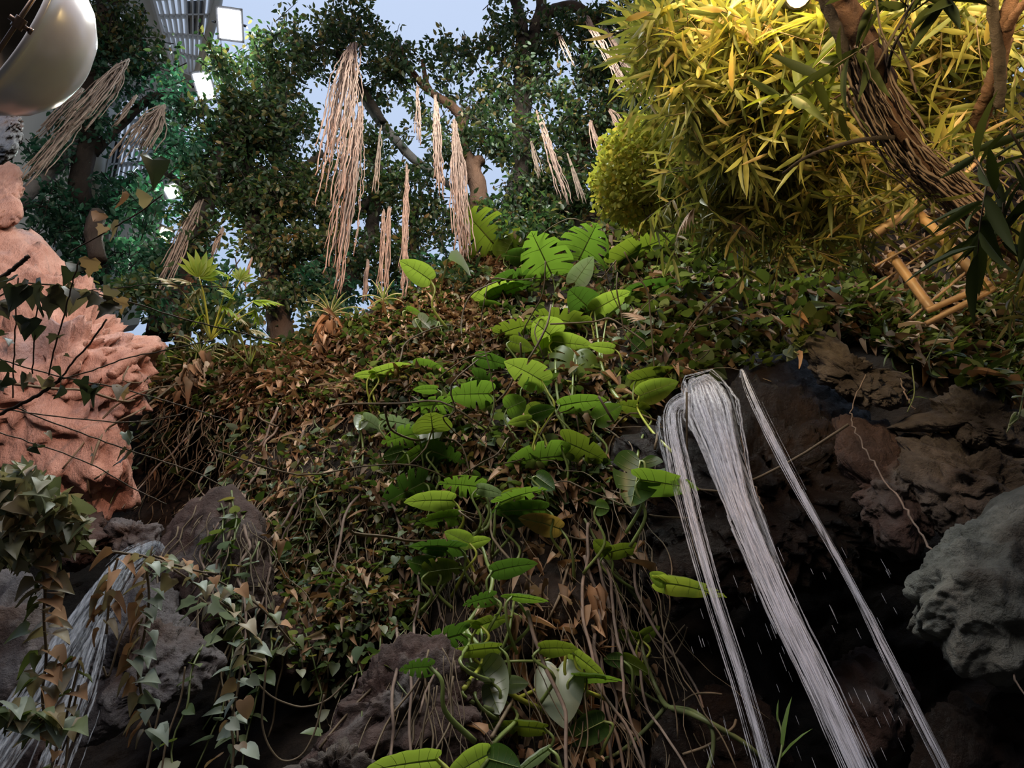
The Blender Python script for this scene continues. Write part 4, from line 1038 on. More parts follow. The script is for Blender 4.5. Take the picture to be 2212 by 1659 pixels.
fig_tree('leaning dark fig tree rising behind the right tip of the pink boulder', (345, 720),
         [[(340, 720, 26), (365, 620, 24), (400, 540, 20), (440, 440, 17), (478, 330, 14), (490, 200, 10)], [(385, 740, 15), (395, 680, 14), (415, 600, 12)], [(212, 560, 14), (205, 500, 15), (214, 460, 14)], [(340, 355, 7), (375, 385, 6), (405, 410, 5)]],
         [(440, 120, 80, 80, 900), (520, 110, 90, 60, 900), (480, 240, 90, 70, 1100), (400, 330, 60, 50, 450, 1), (440, 400, 70, 60, 800), (330, 450, 60, 60, 500, 1), (350, 560, 60, 50, 500, 1), (420, 520, 60, 60, 600), (470, 620, 70, 60, 550, 1), (350, 680, 30, 40, 200, 1), (560, 210, 80, 50, 650), (400, 190, 50, 60, 350, 1)],
         [(432, 430, 640, 30, 16, dict(mat='root_dim')), (482, 490, 560, 14, 6, dict(mat='root_dim')), (545, 555, 620, 12, 5)],
         ('bark', 'bark_red', 'bark', 'bark_grey'), 'fig')
fig_tree('fig tree with the stout straight dark trunk in the gap on the crest', (608, 750),
         [[(612, 775, 27), (606, 700, 25), (596, 640, 22), (578, 560, 20), (548, 450, 18), (525, 330, 14), (530, 200, 9)], [(560, 500, 9), (620, 400, 8), (690, 330, 6)], [(690, 112, 5), (740, 130, 7), (790, 200, 8), (830, 270, 7)]],
         [(520, 330, 90, 80, 1500), (600, 300, 90, 80, 1500), (560, 430, 90, 70, 1500), (640, 420, 80, 70, 1200), (600, 530, 90, 60, 1200), (650, 190, 80, 60, 800), (690, 520, 60, 70, 800), (720, 420, 60, 80, 700), (690, 90, 80, 50, 700), (740, 40, 60, 50, 450), (600, 640, 80, 40, 700), (690, 610, 60, 45, 500, 1), (560, 700, 40, 30, 150, 1), (640, 60, 40, 50, 200), (620, 140, 70, 50, 500)],
         [(762, 95, 450, 64, 34, dict(tails=3, spread=1.0)), (782, 228, 640, 32, 20, dict(tails=2))],
         ('bark', 'bark', 'bark'), 'fig', off=0.4)
fig_tree('fig tree with a bluish bare branch sloping down behind the long root curtains', (770, 650),
         [[(680, 760, 20), (700, 690, 18), (740, 630, 16), (780, 560, 15), (805, 480, 13), (820, 400, 12), (800, 330, 9)], [(760, 180, 5), (800, 240, 8), (850, 300, 9), (890, 340, 9), (930, 372, 8), (990, 425, 6)], [(760, 470, 10), (800, 440, 11), (850, 428, 8)], [(880, 640, 11), (890, 540, 10), (900, 450, 9)]],
         [(780, 330, 60, 70, 700), (830, 420, 70, 60, 900), (760, 560, 60, 60, 700), (850, 540, 70, 70, 900), (930, 480, 60, 60, 650), (790, 90, 60, 60, 400), (830, 180, 60, 70, 500), (930, 560, 60, 40, 350, 1), (890, 390, 50, 40, 300), (850, 620, 70, 30, 300, 1), (720, 640, 60, 40, 300, 1), (880, 270, 50, 50, 280)],
         [(822, 270, 420, 12, 5, dict(mat='root_dim')), (880, 355, 645, 17, 10), (828, 445, 640, 12, 6), (842, 445, 640, 12, 6), (795, 560, 650, 12, 6)],
         ('bark', 'bark_grey', 'bark', 'bark'), 'fig', off=0.8)
fig_tree('fig tree with the forked curving bare branch against the pale sky', (1030, 440),
         [[(1040, 470, 21), (1028, 420, 19), (1015, 370, 17), (1002, 320, 13), (996, 268, 10), (980, 240, 9), (955, 212, 8), (920, 180, 6), (880, 140, 5), (860, 90, 3)], [(935, 190, 5), (922, 160, 4.5), (914, 128, 3.5)], [(998, 275, 8), (1006, 255, 7), (1010, 240, 5)], [(1015, 400, 14), (1025, 360, 14), (1042, 345, 12)]],
         [(870, 120, 50, 70, 550), (960, 90, 60, 60, 500), (1010, 110, 40, 40, 260), (1060, 210, 60, 70, 600), (1040, 290, 60, 60, 700), (960, 330, 50, 50, 350), (980, 170, 50, 50, 260), (1085, 330, 40, 50, 400), (1020, 480, 60, 40, 450), (1080, 470, 60, 50, 650), (900, 210, 30, 50, 120), (940, 260, 30, 30, 80)],
         [(902, 180, 312, 11, 5), (941, 205, 425, 18, 12), (980, 258, 565, 34, 26, dict(tails=2)), (1003, 500, 555, 14, 6)],
         ('bark_red', 'bark_red', 'bark', 'bark_red'), 'fig')
fig_tree('tallest fig tree with the upright forked trunk leaving the top edge', (1125, 440),
         [[(1122, 470, 20), (1124, 420, 19), (1128, 330, 18), (1130, 240, 19), (1134, 150, 19), (1128, 80, 13), (1118, 20, 10), (1105, -40, 9)], [(1136, 160, 13), (1152, 90, 11), (1156, 60, 11), (1170, 20, 10), (1172, -40, 9)], [(1160, 48, 10), (1200, 28, 11), (1240, 20, 10), (1275, 36, 8), (1310, 52, 6)], [(1142, 250, 8), (1148, 180, 8), (1140, 110, 8)], [(1100, 430, 12), (1108, 380, 8), (1118, 360, 6)]],
         [(1060, 60, 60, 70, 500), (1100, 130, 50, 60, 450), (1190, 100, 40, 50, 300), (1200, 200, 60, 60, 500), (1230, 60, 60, 40, 500), (1270, 130, 60, 60, 500), (1140, 290, 40, 60, 350), (1190, 380, 60, 60, 800), (1140, 420, 60, 50, 700), (1180, 460, 70, 40, 700), (1140, 180, 30, 80, 300), (1130, 40, 40, 40, 150), (1220, 270, 40, 40, 260)],
         [(1157, 230, 445, 14, 8), (1146, 300, 385, 10, 5, dict(mat='root_dim')), (1180, 300, 400, 10, 5, dict(mat='root_dim')), (1200, 62, 145, 8, 4), (1264, 32, 218, 18, 10), (1307, 60, 225, 18, 12)],
         ('bark', 'bark', 'bark', 'bark', 'bark_grey'), 'fig')
fig_tree('fig tree farthest right with a reddish bent bough behind the round yellow bush', (1240, 440),
         [[(1215, 480, 20), (1240, 380, 18), (1280, 290, 15), (1320, 235, 13), (1330, 190, 11), (1350, 100, 9)], [(1280, 290, 8), (1300, 300, 9), (1350, 310, 7)], [(1310, 55, 5), (1340, 20, 4), (1350, -20, 4)]],
         [(1320, 60, 70, 50, 700), (1350, 150, 50, 60, 700), (1340, 260, 60, 50, 600), (1270, 240, 50, 50, 450), (1250, 320, 60, 50, 650), (1290, 400, 60, 50, 600), (1250, 440, 60, 40, 600), (1290, 180, 40, 50, 350), (1380, 220, 40, 60, 350), (1360, 350, 40, 60, 300), (1380, 30, 50, 40, 350), (1370, 90, 40, 40, 200, 1)],
         [(1275, 260, 335, 20, 10), (1315, 235, 290, 20, 10), (1225, 330, 440, 12, 6, dict(mat='root_dim'))],
         ('bark_red', 'bark_red', 'bark_grey'), 'fig', off=0.6)
# low greenery between the trunks on the crest
a = Acc(); crown(a, None, [(470, 690, 90, 40, 500, 0), (700, 680, 50, 40, 300), (300, 640, 50, 40, 300), (660, 720, 30, 25, 120), (1000, 600, 60, 30, 260), (1380, 420, 60, 40, 400), (1150, 500, 80, 40, 600)], off=-1.2, depth=0.5)
tag(a.build('undergrowth', [M['fig']]), 'low dark greenery between the trunks along the crest', 'undergrowth', kind='stuff')

# ------------------------------------------------------------------ round yellow bush
c = Pr(1400, 375, 9.2); t = thing('round_bush', Pr(1400, 470, 9.0), 'round clipped-looking bush of fine bright yellow-green leaves', 'bush')
a = Acc(); n = 8000; u = rnd_dir(n); r_ = 0.74 * NR.uniform(0.25, 1, n) ** 0.45
wob = np.array([1 + 0.22 * noise.noise(Vector(q) * 2.2) for q in u])
P_ = c + u * (r_ * wob)[:, None] * np.array([1.0, 1.0, 0.82]); scatter(a, T_OVAL, P_, u * 0.8 + rnd_dir(n) + np.array([0, 0, 0.2]), UP + rnd_dir(n) * 0.6, NR.uniform(0.045, 0.085, n))
a.build('foliage', M['bush_leaf'], t)
a = Acc()
for k in range(46):
    d = rnd_dir()[0]; d[2] = abs(d[2]); tube(a, smooth_path([Pr(1400, 470, 9.0), c + d * 0.3 * np.array([1, 1, .6]) - UP * 0.1, c + d * 0.62], 3), [0.016, 0.005], 4)
a.build('twigs', M['vine'], t)


# ------------------------------------------------------------------ bamboo and the twisting trunks in the amber light
def spray(acc, tw, c, d, n, L, size, tmpl, mi=0, hang=0.5):
    tt = np.linspace(0.1, 1, n); P_ = c + d * (tt * L)[:, None] + np.array([0, 0, -1.0]) * (tt ** 2 * 0.12 * L)[:, None]
    Td = d * 0.5 + rnd_dir(n) * 0.8 - UP * hang; scatter(acc, tmpl, P_, Td, UP + rnd_dir(n) * 0.8 + (EYE - c) * 0.02, NR.uniform(size[0], size[1], n), None, mi)
    if tw is not None: tube(tw, [c, P_[n // 2], P_[-1]], [0.006, 0.003], 3)


def bamboo_mass(acc, tw, clusters, tmpl=T_BAMBOO, size=(0.17, 0.30), hang=0.45, per=9):
    for (px, py, rx, ry, r0, r1, n) in clusters:
        for k in range(max(1, int(n // per))):
            while True:
                u = NR.uniform(-1, 1, 2)
                if u.dot(u) <= 1: break
            c = Pr(px + u[0] * rx, py + u[1] * ry, R.uniform(r0, r1)); d = nrm(rnd_dir()[0] * np.array([1, 1, 0.6]) - UP * 0.15)
            spray(acc, tw, c, d, per, R.uniform(0.25, 0.5), size, tmpl, 0, hang)


def pxpath(pts): return [Pr(*q) for q in pts]


def bamboo(label, base, culms, clusters, leaf='bamboo_leaf', tmpl=T_BAMBOO, size=(0.22, 0.40), hang=0.08):
    if leaf == 'bamboo_leaf': clusters = [(*c[:6], c[6] * 0.62) for c in clusters]
    t = thing('bamboo_clump', Pr(*base), label, 'bamboo', 'bamboo in amber light')
    for cpts, r in culms:
        a = Acc(); tube(a, smooth_path(pxpath(cpts), 6), [r, r * 0.4], 7); a.build('culm', M['vine'], t)
    a = Acc(); tw = Acc(); bamboo_mass(a, tw, clusters, tmpl, size, hang); a.build('foliage', M[leaf], t); tag(tw.build('twigs', M['vine'], t), kind='stuff')
    return t


bamboo('bamboo arching across the sky at the left of the amber-lit mass', (1560, 440, 8.6),
       [([(1560, 470, 8.6), (1600, 330, 8.0), (1590, 150, 7.4), (1520, 20, 7.0)], 0.035), ([(1600, 450, 8.6), (1650, 260, 7.8), (1640, 60, 7.2)], 0.03), ([(1550, 160, 7.2), (1600, 60, 7), (1660, 30, 6.8), (1720, 20, 6.6)], 0.018)],
       [(1480, 60, 90, 70, 6.2, 8, 900), (1540, 150, 110, 80, 6, 8.2, 1200), (1480, 200, 80, 60, 6.5, 8.4, 620), (1590, 260, 120, 80, 6, 8.4, 1400), (1560, 60, 110, 80, 6, 8, 1200), (1640, 140, 90, 90, 6, 8.2, 1200), (1560, 330, 60, 50, 7.2, 8.6, 450), (1440, 110, 50, 50, 6.4, 8, 260), (1430, 20, 50, 50, 6.6, 8, 300), (1400, 220, 40, 30, 7, 8.6, 80)])
bamboo('bamboo filling the top right corner behind the twisted brown trunk', (2080, 420, 8.2),
       [([(2080, 440, 8.2), (2060, 260, 7.4), (1960, 60, 6.8), (1900, -60, 6.6)], 0.03), ([(2120, 420, 8.2), (2160, 200, 7.2), (2140, 0, 6.6)], 0.03)],
       [(1760, 60, 90, 80, 6.4, 8, 1000), (1850, 60, 100, 80, 6.8, 8.2, 1000), (1960, 90, 110, 90, 6.8, 8.2, 1100), (2080, 60, 110, 90, 6.6, 8.2, 1000), (2180, 80, 70, 80, 7.0, 8.2, 500), (1760, 180, 100, 90, 6, 8.2, 1200), (1990, 180, 90, 80, 6.9, 8.4, 600), (2060, 220, 100, 70, 7.2, 8.4, 380), (2150, 320, 60, 40, 6.8, 7.8, 90), (1940, 260, 70, 60, 7.0, 8.2, 300)])
bamboo('low bamboo shoots between the round yellow bush and the brown trunk', (1720, 480, 8.4),
       [([(1720, 500, 8.4), (1740, 400, 8.0), (1720, 280, 7.6)], 0.02)],
       [(1700, 300, 130, 70, 6.6, 8.4, 1300), (1600, 380, 120, 60, 7.2, 8.6, 1000), (1780, 370, 110, 60, 6.8, 8.4, 900), (1850, 300, 70, 70, 6.9, 8, 500), (1560, 440, 110, 50, 7.2, 8.2, 700), (1720, 450, 130, 50, 6.9, 8.2, 800), (1640, 505, 190, 35, 6.6, 7.8, 320), (1850, 470, 80, 50, 6.5, 7.6, 220), (1880, 400, 60, 50, 6.8, 8, 200)], size=(0.2, 0.36))
bamboo('bamboo spray in front of the orange trellis poles at the right edge', (2200, 640, 7.0),
       [([(2230, 660, 7.0), (2190, 520, 6.4), (2150, 400, 6.0)], 0.015)],
       [(2170, 470, 60, 50, 5.6, 6.6, 120), (2195, 560, 40, 60, 5.6, 6.8, 130), (2000, 420, 60, 40, 5.6, 6.6, 90), (2060, 300, 50, 50, 5.8, 7, 110), (2190, 640, 40, 40, 5.8, 6.8, 80)], size=(0.2, 0.36))
t = bamboo('dark broad-bladed bamboo leaves jutting in from the right edge, nearest the camera', (2260, 430, 4.2),
           [([(2290, 480, 4.2), (2240, 380, 4.0), (2180, 280, 3.9)], 0.012)],
           [(2170, 380, 50, 50, 3.9, 4.3, 27), (2200, 290, 30, 40, 3.9, 4.3, 18), (2190, 440, 40, 30, 3.9, 4.4, 18)], 'dark_blade', T_BLADE, (0.22, 0.36), 0.1)
t = bamboo('dark leaf spray hanging in shadow from the top edge beside the amber lamp', (1960, -20, 5.0),
           [([(2020, -60, 5.0), (1950, 40, 4.9), (1890, 150, 4.9)], 0.012), ([(1890, -30, 5), (1905, 70, 4.9), (1945, 130, 4.9)], 0.008)],
           [(1950, 25, 60, 25, 4.8, 5.4, 36), (2020, 20, 50, 25, 4.8, 5.4, 27), (1905, 100, 25, 30, 4.8, 5.4, 9)], 'dark_blade', T_BLADE, (0.22, 0.36), 0.3)
t = bamboo('mid-green long-leaved spray in front of the brown trunk', (1800, 240, 6.0),
           [([(1860, 240, 6.0), (1790, 210, 5.9), (1720, 190, 5.8)], 0.008)],
           [(1760, 200, 50, 40, 5.6, 6.1, 50), (1520, 370, 50, 30, 7.6, 8.2, 60)], 'ivy_right', T_BLADE, (0.26, 0.44), 0.1)


def twisted(label, strands, base, extra=()):
    strands = [([(x_, y_, r_ - 0.75) for x_, y_, r_ in pts], rr) for pts, rr in strands]; extra = [([(x_, y_, r_ - 0.75) for x_, y_, r_ in pts], w_, n) for pts, w_, n in extra]
    t = thing('liana_trunk', Pr(*base), label, 'tree')
    for k, (pts, r) in enumerate(strands):
        a = Acc(); p = smooth_path(pxpath(pts), 8)
        p = p + np.array([[noise.noise(Vector(q) * 2.5 + Vector((k * 5, 0, 0))) * 0.05 for _ in (0,)] * 3 for q in p]); tube(a, p, r, 8, 0, 0.12)
        a.build('trunk' if k == 0 else 'stem', M['bark_red' if k % 2 == 0 else 'bark'], t)
    a = Acc()
    for pts, w_, n in extra:                                # shaggy fibres clinging to the trunk
        p = smooth_path(pxpath(pts), 10)
        for _ in range(n):
            i0 = R.randrange(0, len(p) - 4); ln = R.randrange(8, 26); seg = p[i0:i0 + ln] + NR.normal(size=3) * w_ * 0.8 + np.cumsum(NR.normal(size=(len(p[i0:i0 + ln]), 3)), 0) * w_ * 0.07
            if len(seg) > 2: tube(a, seg, R.choice([0.004, 0.006, 0.009]), 4)
    if extra: tag(a.build('fibres', M['root_dim'], t), kind='stuff')
    return t


twisted('twisted brown trunk wrapped in fibres slanting down across the amber bamboo',
        [([(1790, -40, 6.2), (1850, 60, 6.1), (1885, 150, 6.1), (1920, 240, 6.2), (1965, 330, 6.3), (2040, 400, 6.5), (2110, 460, 6.7), (2190, 530, 6.9), (2280, 600, 7.1)], [0.095, 0.10, 0.085, 0.08]),
         ([(1770, -20, 6.05), (1810, 70, 6.0), (1840, 160, 6.0), (1880, 250, 6.05), (1940, 330, 6.15), (1990, 380, 6.3), (2070, 430, 6.5)], [0.03, 0.035, 0.05]),
         ([(1862, 60, 6.0), (1900, 130, 5.95), (1905, 190, 6.0), (1935, 270, 6.05), (1990, 340, 6.2), (2060, 410, 6.4), (2140, 490, 6.6)], [0.03, 0.04, 0.045]),
         ([(1930, 295, 6.0), (1880, 300, 5.95), (1790, 320, 5.9), (1740, 340, 5.9), (1690, 375, 5.9)], [0.018, 0.008]),
         ([(1875, 150, 6.0), (1830, 190, 5.95), (1800, 210, 5.9)], [0.012, 0.005]), ([(1912, 180, 6.0), (1930, 100, 5.9), (1960, 50, 5.9)], [0.014, 0.006])],
        (2190, 560, 7.0), [([(1850, 100, 6.0), (1890, 220, 6.0), (1960, 330, 6.15), (2040, 400, 6.35), (2130, 480, 6.6)], 0.075, 150)])
twisted('forked brown trunk near the top right corner', [([(2110, 275, 7.6), (2125, 230, 7.4), (2150, 170, 7.2), (2165, 90, 7.1), (2180, 20, 7.0), (2200, -50, 7.0)], [0.07, 0.06, 0.05]), ([(2158, 230, 7.2), (2160, 150, 7.1), (2150, 60, 7.0), (2140, -40, 6.9)], [0.04, 0.035]), ([(2175, 60, 7.0), (2200, 20, 6.9), (2240, -30, 6.9)], [0.035, 0.02])], (2105, 290, 7.7))

# bamboo trellis poles
def pole(label, p, q, r, mat, knots=5, name='bamboo_pole'):
    A, Bq = Pr(*p), Pr(*q); n = 40; ts = np.linspace(0, 1, n); P_ = A * (1 - ts)[:, None] + Bq * ts[:, None]
    rr = np.full(n, r)
    for k in range(knots):
        i = int((k + 0.5) / knots * n); rr[i] *= 1.16; rr[max(0, i - 1)] *= 0.97
    a = Acc(); tube(a, P_, rr, 10); tag(a.build(name, M[mat], origin=A), label, 'pole', 'bamboo poles of the trellis')


pole('thick orange bamboo pole slanting down to the left foot of the trellis', (1925, 550, 6.7), (2012, 668, 6.35), 0.040, 'bamboo_culm', 3)
pole('long orange bamboo pole slanting down through the middle of the trellis', (1985, 462, 6.9), (2135, 622, 6.4), 0.042, 'bamboo_culm', 5)
pole('grey-topped thick bamboo pole rising to the right at the top of the trellis', (1888, 508, 6.8), (2040, 402, 6.9), 0.044, 'bamboo_grey', 3)
pole('upper of the two parallel low poles at the trellis foot', (2002, 672, 6.3), (2140, 612, 6.4), 0.026, 'bamboo_culm', 3)
pole('lower of the two parallel low poles at the trellis foot', (2000, 700, 6.25), (2150, 622, 6.35), 0.024, 'bamboo_culm', 3)
pole('thin cross stick of the trellis from the left pole up to the brown trunk', (1890, 575, 6.6), (2100, 460, 6.7), 0.011, 'bamboo_grey', 4)
pole('thin cross stick low in the trellis above the two parallel poles', (1965, 690, 6.4), (2120, 560, 6.55), 0.011, 'bamboo_grey', 4)
pole('thin stick crossing behind the trellis toward the right edge', (1880, 625, 6.75), (2000, 545, 6.8), 0.010, 'bamboo_grey', 3)
pole('pale stick leaning at upper right above the trellis', (2010, 450, 6.9), (2190, 270, 7.2), 0.018, 'bamboo_grey', 4)
pole('pale thin stick on the brown trunk', (1870, 235, 5.9), (1960, 330, 6.0), 0.014, 'bamboo_grey', 3)
a = Acc()
for k in range(300):
    x_, y_ = R.uniform(1980, 2220), R.uniform(230, 380); h = hit(x_, y_)
    if h is None: continue
    p = h[0] + h[1] * 0.05; d = rnd_dir()[0] * 0.35; tube(a, smooth_path([p, front(p + d * 0.5 + UP * 0.05, 0.02), front(p + d, 0.02)], 3), 0.006, 3)
tag(a.build('straw', M['dry_palm']), 'dry straw on the amber-lit bank at the right', 'straw', kind='stuff')

# amber lamp at the top edge
c = Pr(1722, -16, 6.2); t = thing('amber_floodlight', c, 'amber lamp glowing at the top edge above the bamboo', 'lamp')
n = nrm(np.array([0.1, -0.4, -1.0])); s = nrm(np.cross(n, [0, 1, 0])); u_ = np.cross(s, n)
a = Acc(); tube(a, [c - n * 0.22, c - n * 0.2, c - n * 0.02, c + n * 0.02], [0.06, 0.09, 0.11, 0.12], 16); a.build('housing', M['lamp_body'], t)
a = Acc(); tube(a, [c + n * 0.02, c + n * 0.035, c + n * 0.045], [0.105, 0.09, 0.02], 16); a.build('lens', M['amber'], t)

# ------------------------------------------------------------------ dried palm leaves
def fan_leaf(parent, px, py, r, L, aim, mat, nf=11, spread=2.4, name='leaf', nup=None, wid=0.09):
    c = Pr(px, py, r); t = nrm(Pr(aim[0], aim[1], r + 0.02) - c); e = nrm(EYE - c); nn = nrm((UP if nup is None else nup) * 0.8 + e * 0.6); xx = nrm(np.cross(t, nn)); nn = np.cross(xx, t)
    tm = strip_leaf([0.1, 0.4, 0.75], [wid * 0.6, wid, wid * 0.6], 0.2, 0.3); an = np.linspace(-spread / 2, spread / 2, nf)
    D = np.cos(an)[:, None] * t + np.sin(an)[:, None] * xx
    a = Acc(); scatter(a, tm, np.repeat(c[None], nf, 0), D, np.repeat(nn[None], nf, 0) + NR.normal(size=(nf, 3)) * 0.1, L * (0.75 + 0.3 * np.cos(an)))
    return a.build(name, M[mat], parent)


for (px, py, r, L, aim, lab) in [(1530, 352, 6.9, 0.42, (1580, 335), 'dried pinkish palm leaf beside the round yellow bush'), (1500, 450, 6.9, 0.34, (1470, 480), 'dried pale palm leaf under the round yellow bush'), (1580, 480, 6.7, 0.3, (1610, 490), 'dried orange-pink palm leaf on the bank above the creeper'), (1395, 690, 7.7, 0.28, (1370, 675), 'small curled dry palm leaf right of the bright leaves')]:
    fan_leaf(None, px, py, r, L, aim, 'dry_palm', 12, 2.2, 'palm_leaf', wid=0.07)
    o = bpy.context.scene.objects[-1] if False else [q for q in COL.objects if q.name.startswith('palm_leaf')][-1]
    tag(o, lab, 'palm leaf')

# ------------------------------------------------------------------ spider plants and finger-leaved plants on the crest
def spider(label, px, py, L, n, skirt, off=0.25):
    h = hit(px, py + 40); rg = (h[2] if h else 9) - off; c = Pr(px, py, rg); t = thing('spider_plant', c, label, 'plant', 'spider plants on the crest')
    for k in range(n):
        an = 2 * math.pi * k / n + R.uniform(-0.2, 0.2); d = np.array([math.cos(an), math.sin(an), 0.0]); el = R.uniform(0.5, 1.3); ln = L * R.uniform(0.7, 1.1)
        ts = np.linspace(0, 1, 8); P_ = c + d * (ts * math.cos(el * 0.7) * ln)[:, None] + UP * ((ts * math.sin(el) - 0.75 * ts ** 2.2 * math.cos(el) ** 0.5) * ln)[:, None]
        sd = np.cross(d, UP); wv = 0.018 * np.sin(np.clip(ts * 0.92 + 0.1, 0, 1) * math.pi) ** 0.6 * (1 - ts * 0.5)
        V, Fc, Gc = [], [], []
        for i in range(8):
            for q, z in ((-1, 0.006), (-0.45, -0.004), (0.45, -0.004), (1, 0.006)): V.append(P_[i] + sd * wv[i] * q + UP * z)
        for i in range(7):
            b = i * 4; Fc += [(b, b + 1, b + 5, b + 4), (b + 2, b + 3, b + 7, b + 6)]; Gc.append((b + 1, b + 2, b + 6, b + 5))
        a = Acc(); a.addf(V, Fc, 0); a.addf(V, Gc, 1); a.build('leaf', [M['cream'], M['strap']], t)
    if skirt:
        a = Acc(); m = skirt; P_ = c - UP * NR.uniform(0.05, 0.75, m)[:, None] + NR.normal(size=(m, 3)) * np.array([0.07, 0.07, 0.02]); P_[:, 0] += 0.02
        scatter(a, T_CURL, P_, np.array([0, -0.1, -1]) + NR.normal(size=(m, 3)) * 0.3, np.array([0, -1, 0.2]) + NR.normal(size=(m, 3)) * 0.5, NR.uniform(0.12, 0.3, m), 0.7); tag(a.build('dead_leaves', M['litter'], t), kind='stuff')
    return t


spider('spider plant with striped leaves above a hanging skirt of dead leaves on the crest', 714, 680, 0.55, 20, 120)
spider('spider plant with few upright striped leaves beside the long root curtain', 828, 648, 0.42, 11, 0)
spider('yellowish grass-leaved rosette on the crest beside the pink boulder', 432, 765, 0.5, 16, 60)


def fingers(label, px, py, leaves, off=0.5):
    h = hit(px, py); rg = (h[2] if h else 9.2) - off; b = Pr(px, py, rg); t = thing('finger_leaf_plant', b, label, 'plant', 'finger-leaved plants on the crest')
    for (x_, y_, ax_, ay_, L, mat) in leaves:
        o = fan_leaf(t, x_, y_, rg, L, (ax_, ay_), mat, 9, 2.6, 'leaf', wid=0.14)
        c = Pr(x_, y_, rg); a = Acc(); tube(a, smooth_path([b, b * 0.4 + c * 0.6 + UP * 0.05, c], 5), [0.014, 0.007], 5); a.build('stalk', M['petiole_y'] if mat == 'fan' else M['petiole'], o)
    return t


fingers('bright finger-leaved plant rising highest on the crest left of the stout trunk', 455, 735, [(430, 598, 440, 570, 0.32, 'fan'), (495, 598, 485, 590, 0.2, 'fan'), (520, 605, 525, 590, 0.18, 'fan'), (548, 650, 590, 645, 0.34, 'fan'), (505, 645, 490, 625, 0.3, 'fan'), (410, 610, 385, 600, 0.24, 'fan_pale'), (432, 625, 410, 640, 0.26, 'fan_pale'), (385, 620, 365, 605, 0.26, 'fan_pale'), (480, 660, 500, 670, 0.26, 'fan'), (550, 670, 560, 690, 0.24, 'fan'), (470, 700, 490, 705, 0.26, 'fan'), (440, 680, 420, 690, 0.2, 'fan')])
fingers('pale finger-leaved plant low beside the tip of the pink boulder', 420, 790, [(385, 710, 400, 730, 0.28, 'fan_pale'), (395, 725, 375, 745, 0.28, 'fan_pale'), (330, 745, 345, 760, 0.22, 'fan_pale'), (350, 770, 360, 790, 0.22, 'fan'), (430, 720, 450, 735, 0.26, 'fan_pale'), (490, 765, 510, 780, 0.28, 'fan_pale')])
fingers('pale finger-leaved plant in front of the stout dark trunk', 540, 790, [(540, 712, 565, 715, 0.28, 'fan_pale'), (510, 720, 495, 740, 0.28, 'fan_pale'), (565, 730, 590, 735, 0.22, 'fan'), (500, 680, 530, 690, 0.26, 'fan_pale'), (550, 745, 575, 760, 0.24, 'fan_pale'), (470, 740, 450, 760, 0.22, 'fan_pale')])
# ------------------------------------------------------------------ falling water
def stream(label, pts, wpx, n, mat='water', spread=1.0, cores=(), dmul=1.0):
    """pts: (px, py, y): a jet that leaves the lip and falls; many fine threads make it up"""
    first = [Py(x_, y_, yy) for x_, y_, yy in pts]; path = smooth_path([first[0] + np.array([0, 0.10, 0.005])] + first, 10); m = len(path); wpx = [wpx[0]] + list(wpx)
    t = np.linspace(0, 1, m); rg = np.linalg.norm(path - EYE, axis=1); wv = np.interp(t, np.linspace(0, 1, len(wpx)), wpx) / F * rg / 2
    T = nrm(np.gradient(path, axis=0)); e = nrm(EYE - path); S = nrm(np.cross(T, e)); D = np.cross(S, T)
    a = Acc()
    n = int(n * 2.6)
    for k in range(n):
        u, v = np.clip(NR.normal() * (0.45 if k % 4 else 0.8), -1.5, 1.5), NR.normal() * 0.4
        i0 = R.randrange(0, m * 4 // 5) if k > n // 3 else 0; i1 = min(m, i0 + R.randrange(m // 5, m // 2 + 1)) if k > n // 3 else m; i0 = max(0, i0 - R.randrange(0, 3))
        if i1 - i0 < 4: continue
        dr = np.cumsum(NR.normal(size=m)) * 0.018
        P_ = path + S * ((u + dr) * wv * spread)[:, None] + D * (v * wv * 0.7)[:, None]
        r = np.interp(t, [0, 1], [1, 1]) * wv * (R.uniform(0.03, 0.09) if k % 6 else R.uniform(0.1, 0.16))
        P_, r = P_[i0:i1], r[i0:i1] * np.sin(np.linspace(0.45, 2.8, i1 - i0)) ** 0.5
        tube(a, P_, r, 5)
    o = a.build('water_stream', M[mat], origin=path[0])
    return tag(o, label, 'waterfall', 'streams of the waterfall')


stream('widest stream of the waterfall, spreading from the rock lip', [(1518, 838, 4.42), (1532, 885, 4.32), (1556, 960, 4.22), (1592, 1080, 4.14), (1640, 1200, 4.08), (1702, 1340, 4.02), (1770, 1480, 3.97), (1870, 1700, 3.9)], [66, 96, 72, 52, 46, 44, 42, 42], 64, 'water')
stream('left slender stream of the waterfall falling beside the forked leaf', [(1478, 868, 4.45), (1455, 885, 4.36), (1455, 930, 4.28), (1475, 1030, 4.2), (1505, 1150, 4.12), (1545, 1290, 4.06), (1600, 1460, 4.0), (1668, 1700, 3.92)], [26, 22, 24, 28, 26, 24, 24, 24], 30, 'water')
stream('thin right stream falling from under the tan rock ledge', [(1603, 800, 4.4), (1618, 840, 4.3), (1660, 930, 4.2), (1722, 1050, 4.12), (1790, 1170, 4.05), (1850, 1280, 4.0), (1925, 1430, 3.94), (2060, 1700, 3.86)], [8, 16, 20, 18, 13, 12, 20, 18], 22, 'water')
stream('faint trickle left of the slender stream', [(1425, 900, 4.46), (1420, 925, 4.38), (1432, 980, 4.3), (1446, 1040, 4.24)], [12, 16, 12, 8], 8, 'water_thin')
stream('sheet of thin water clinging to the lip beside the widest stream', [(1548, 850, 4.42), (1560, 890, 4.36), (1580, 960, 4.3), (1600, 1010, 4.26), (1640, 1120, 4.2), (1690, 1250, 4.12)], [40, 44, 34, 30, 26, 10], 20, 'water_thin')
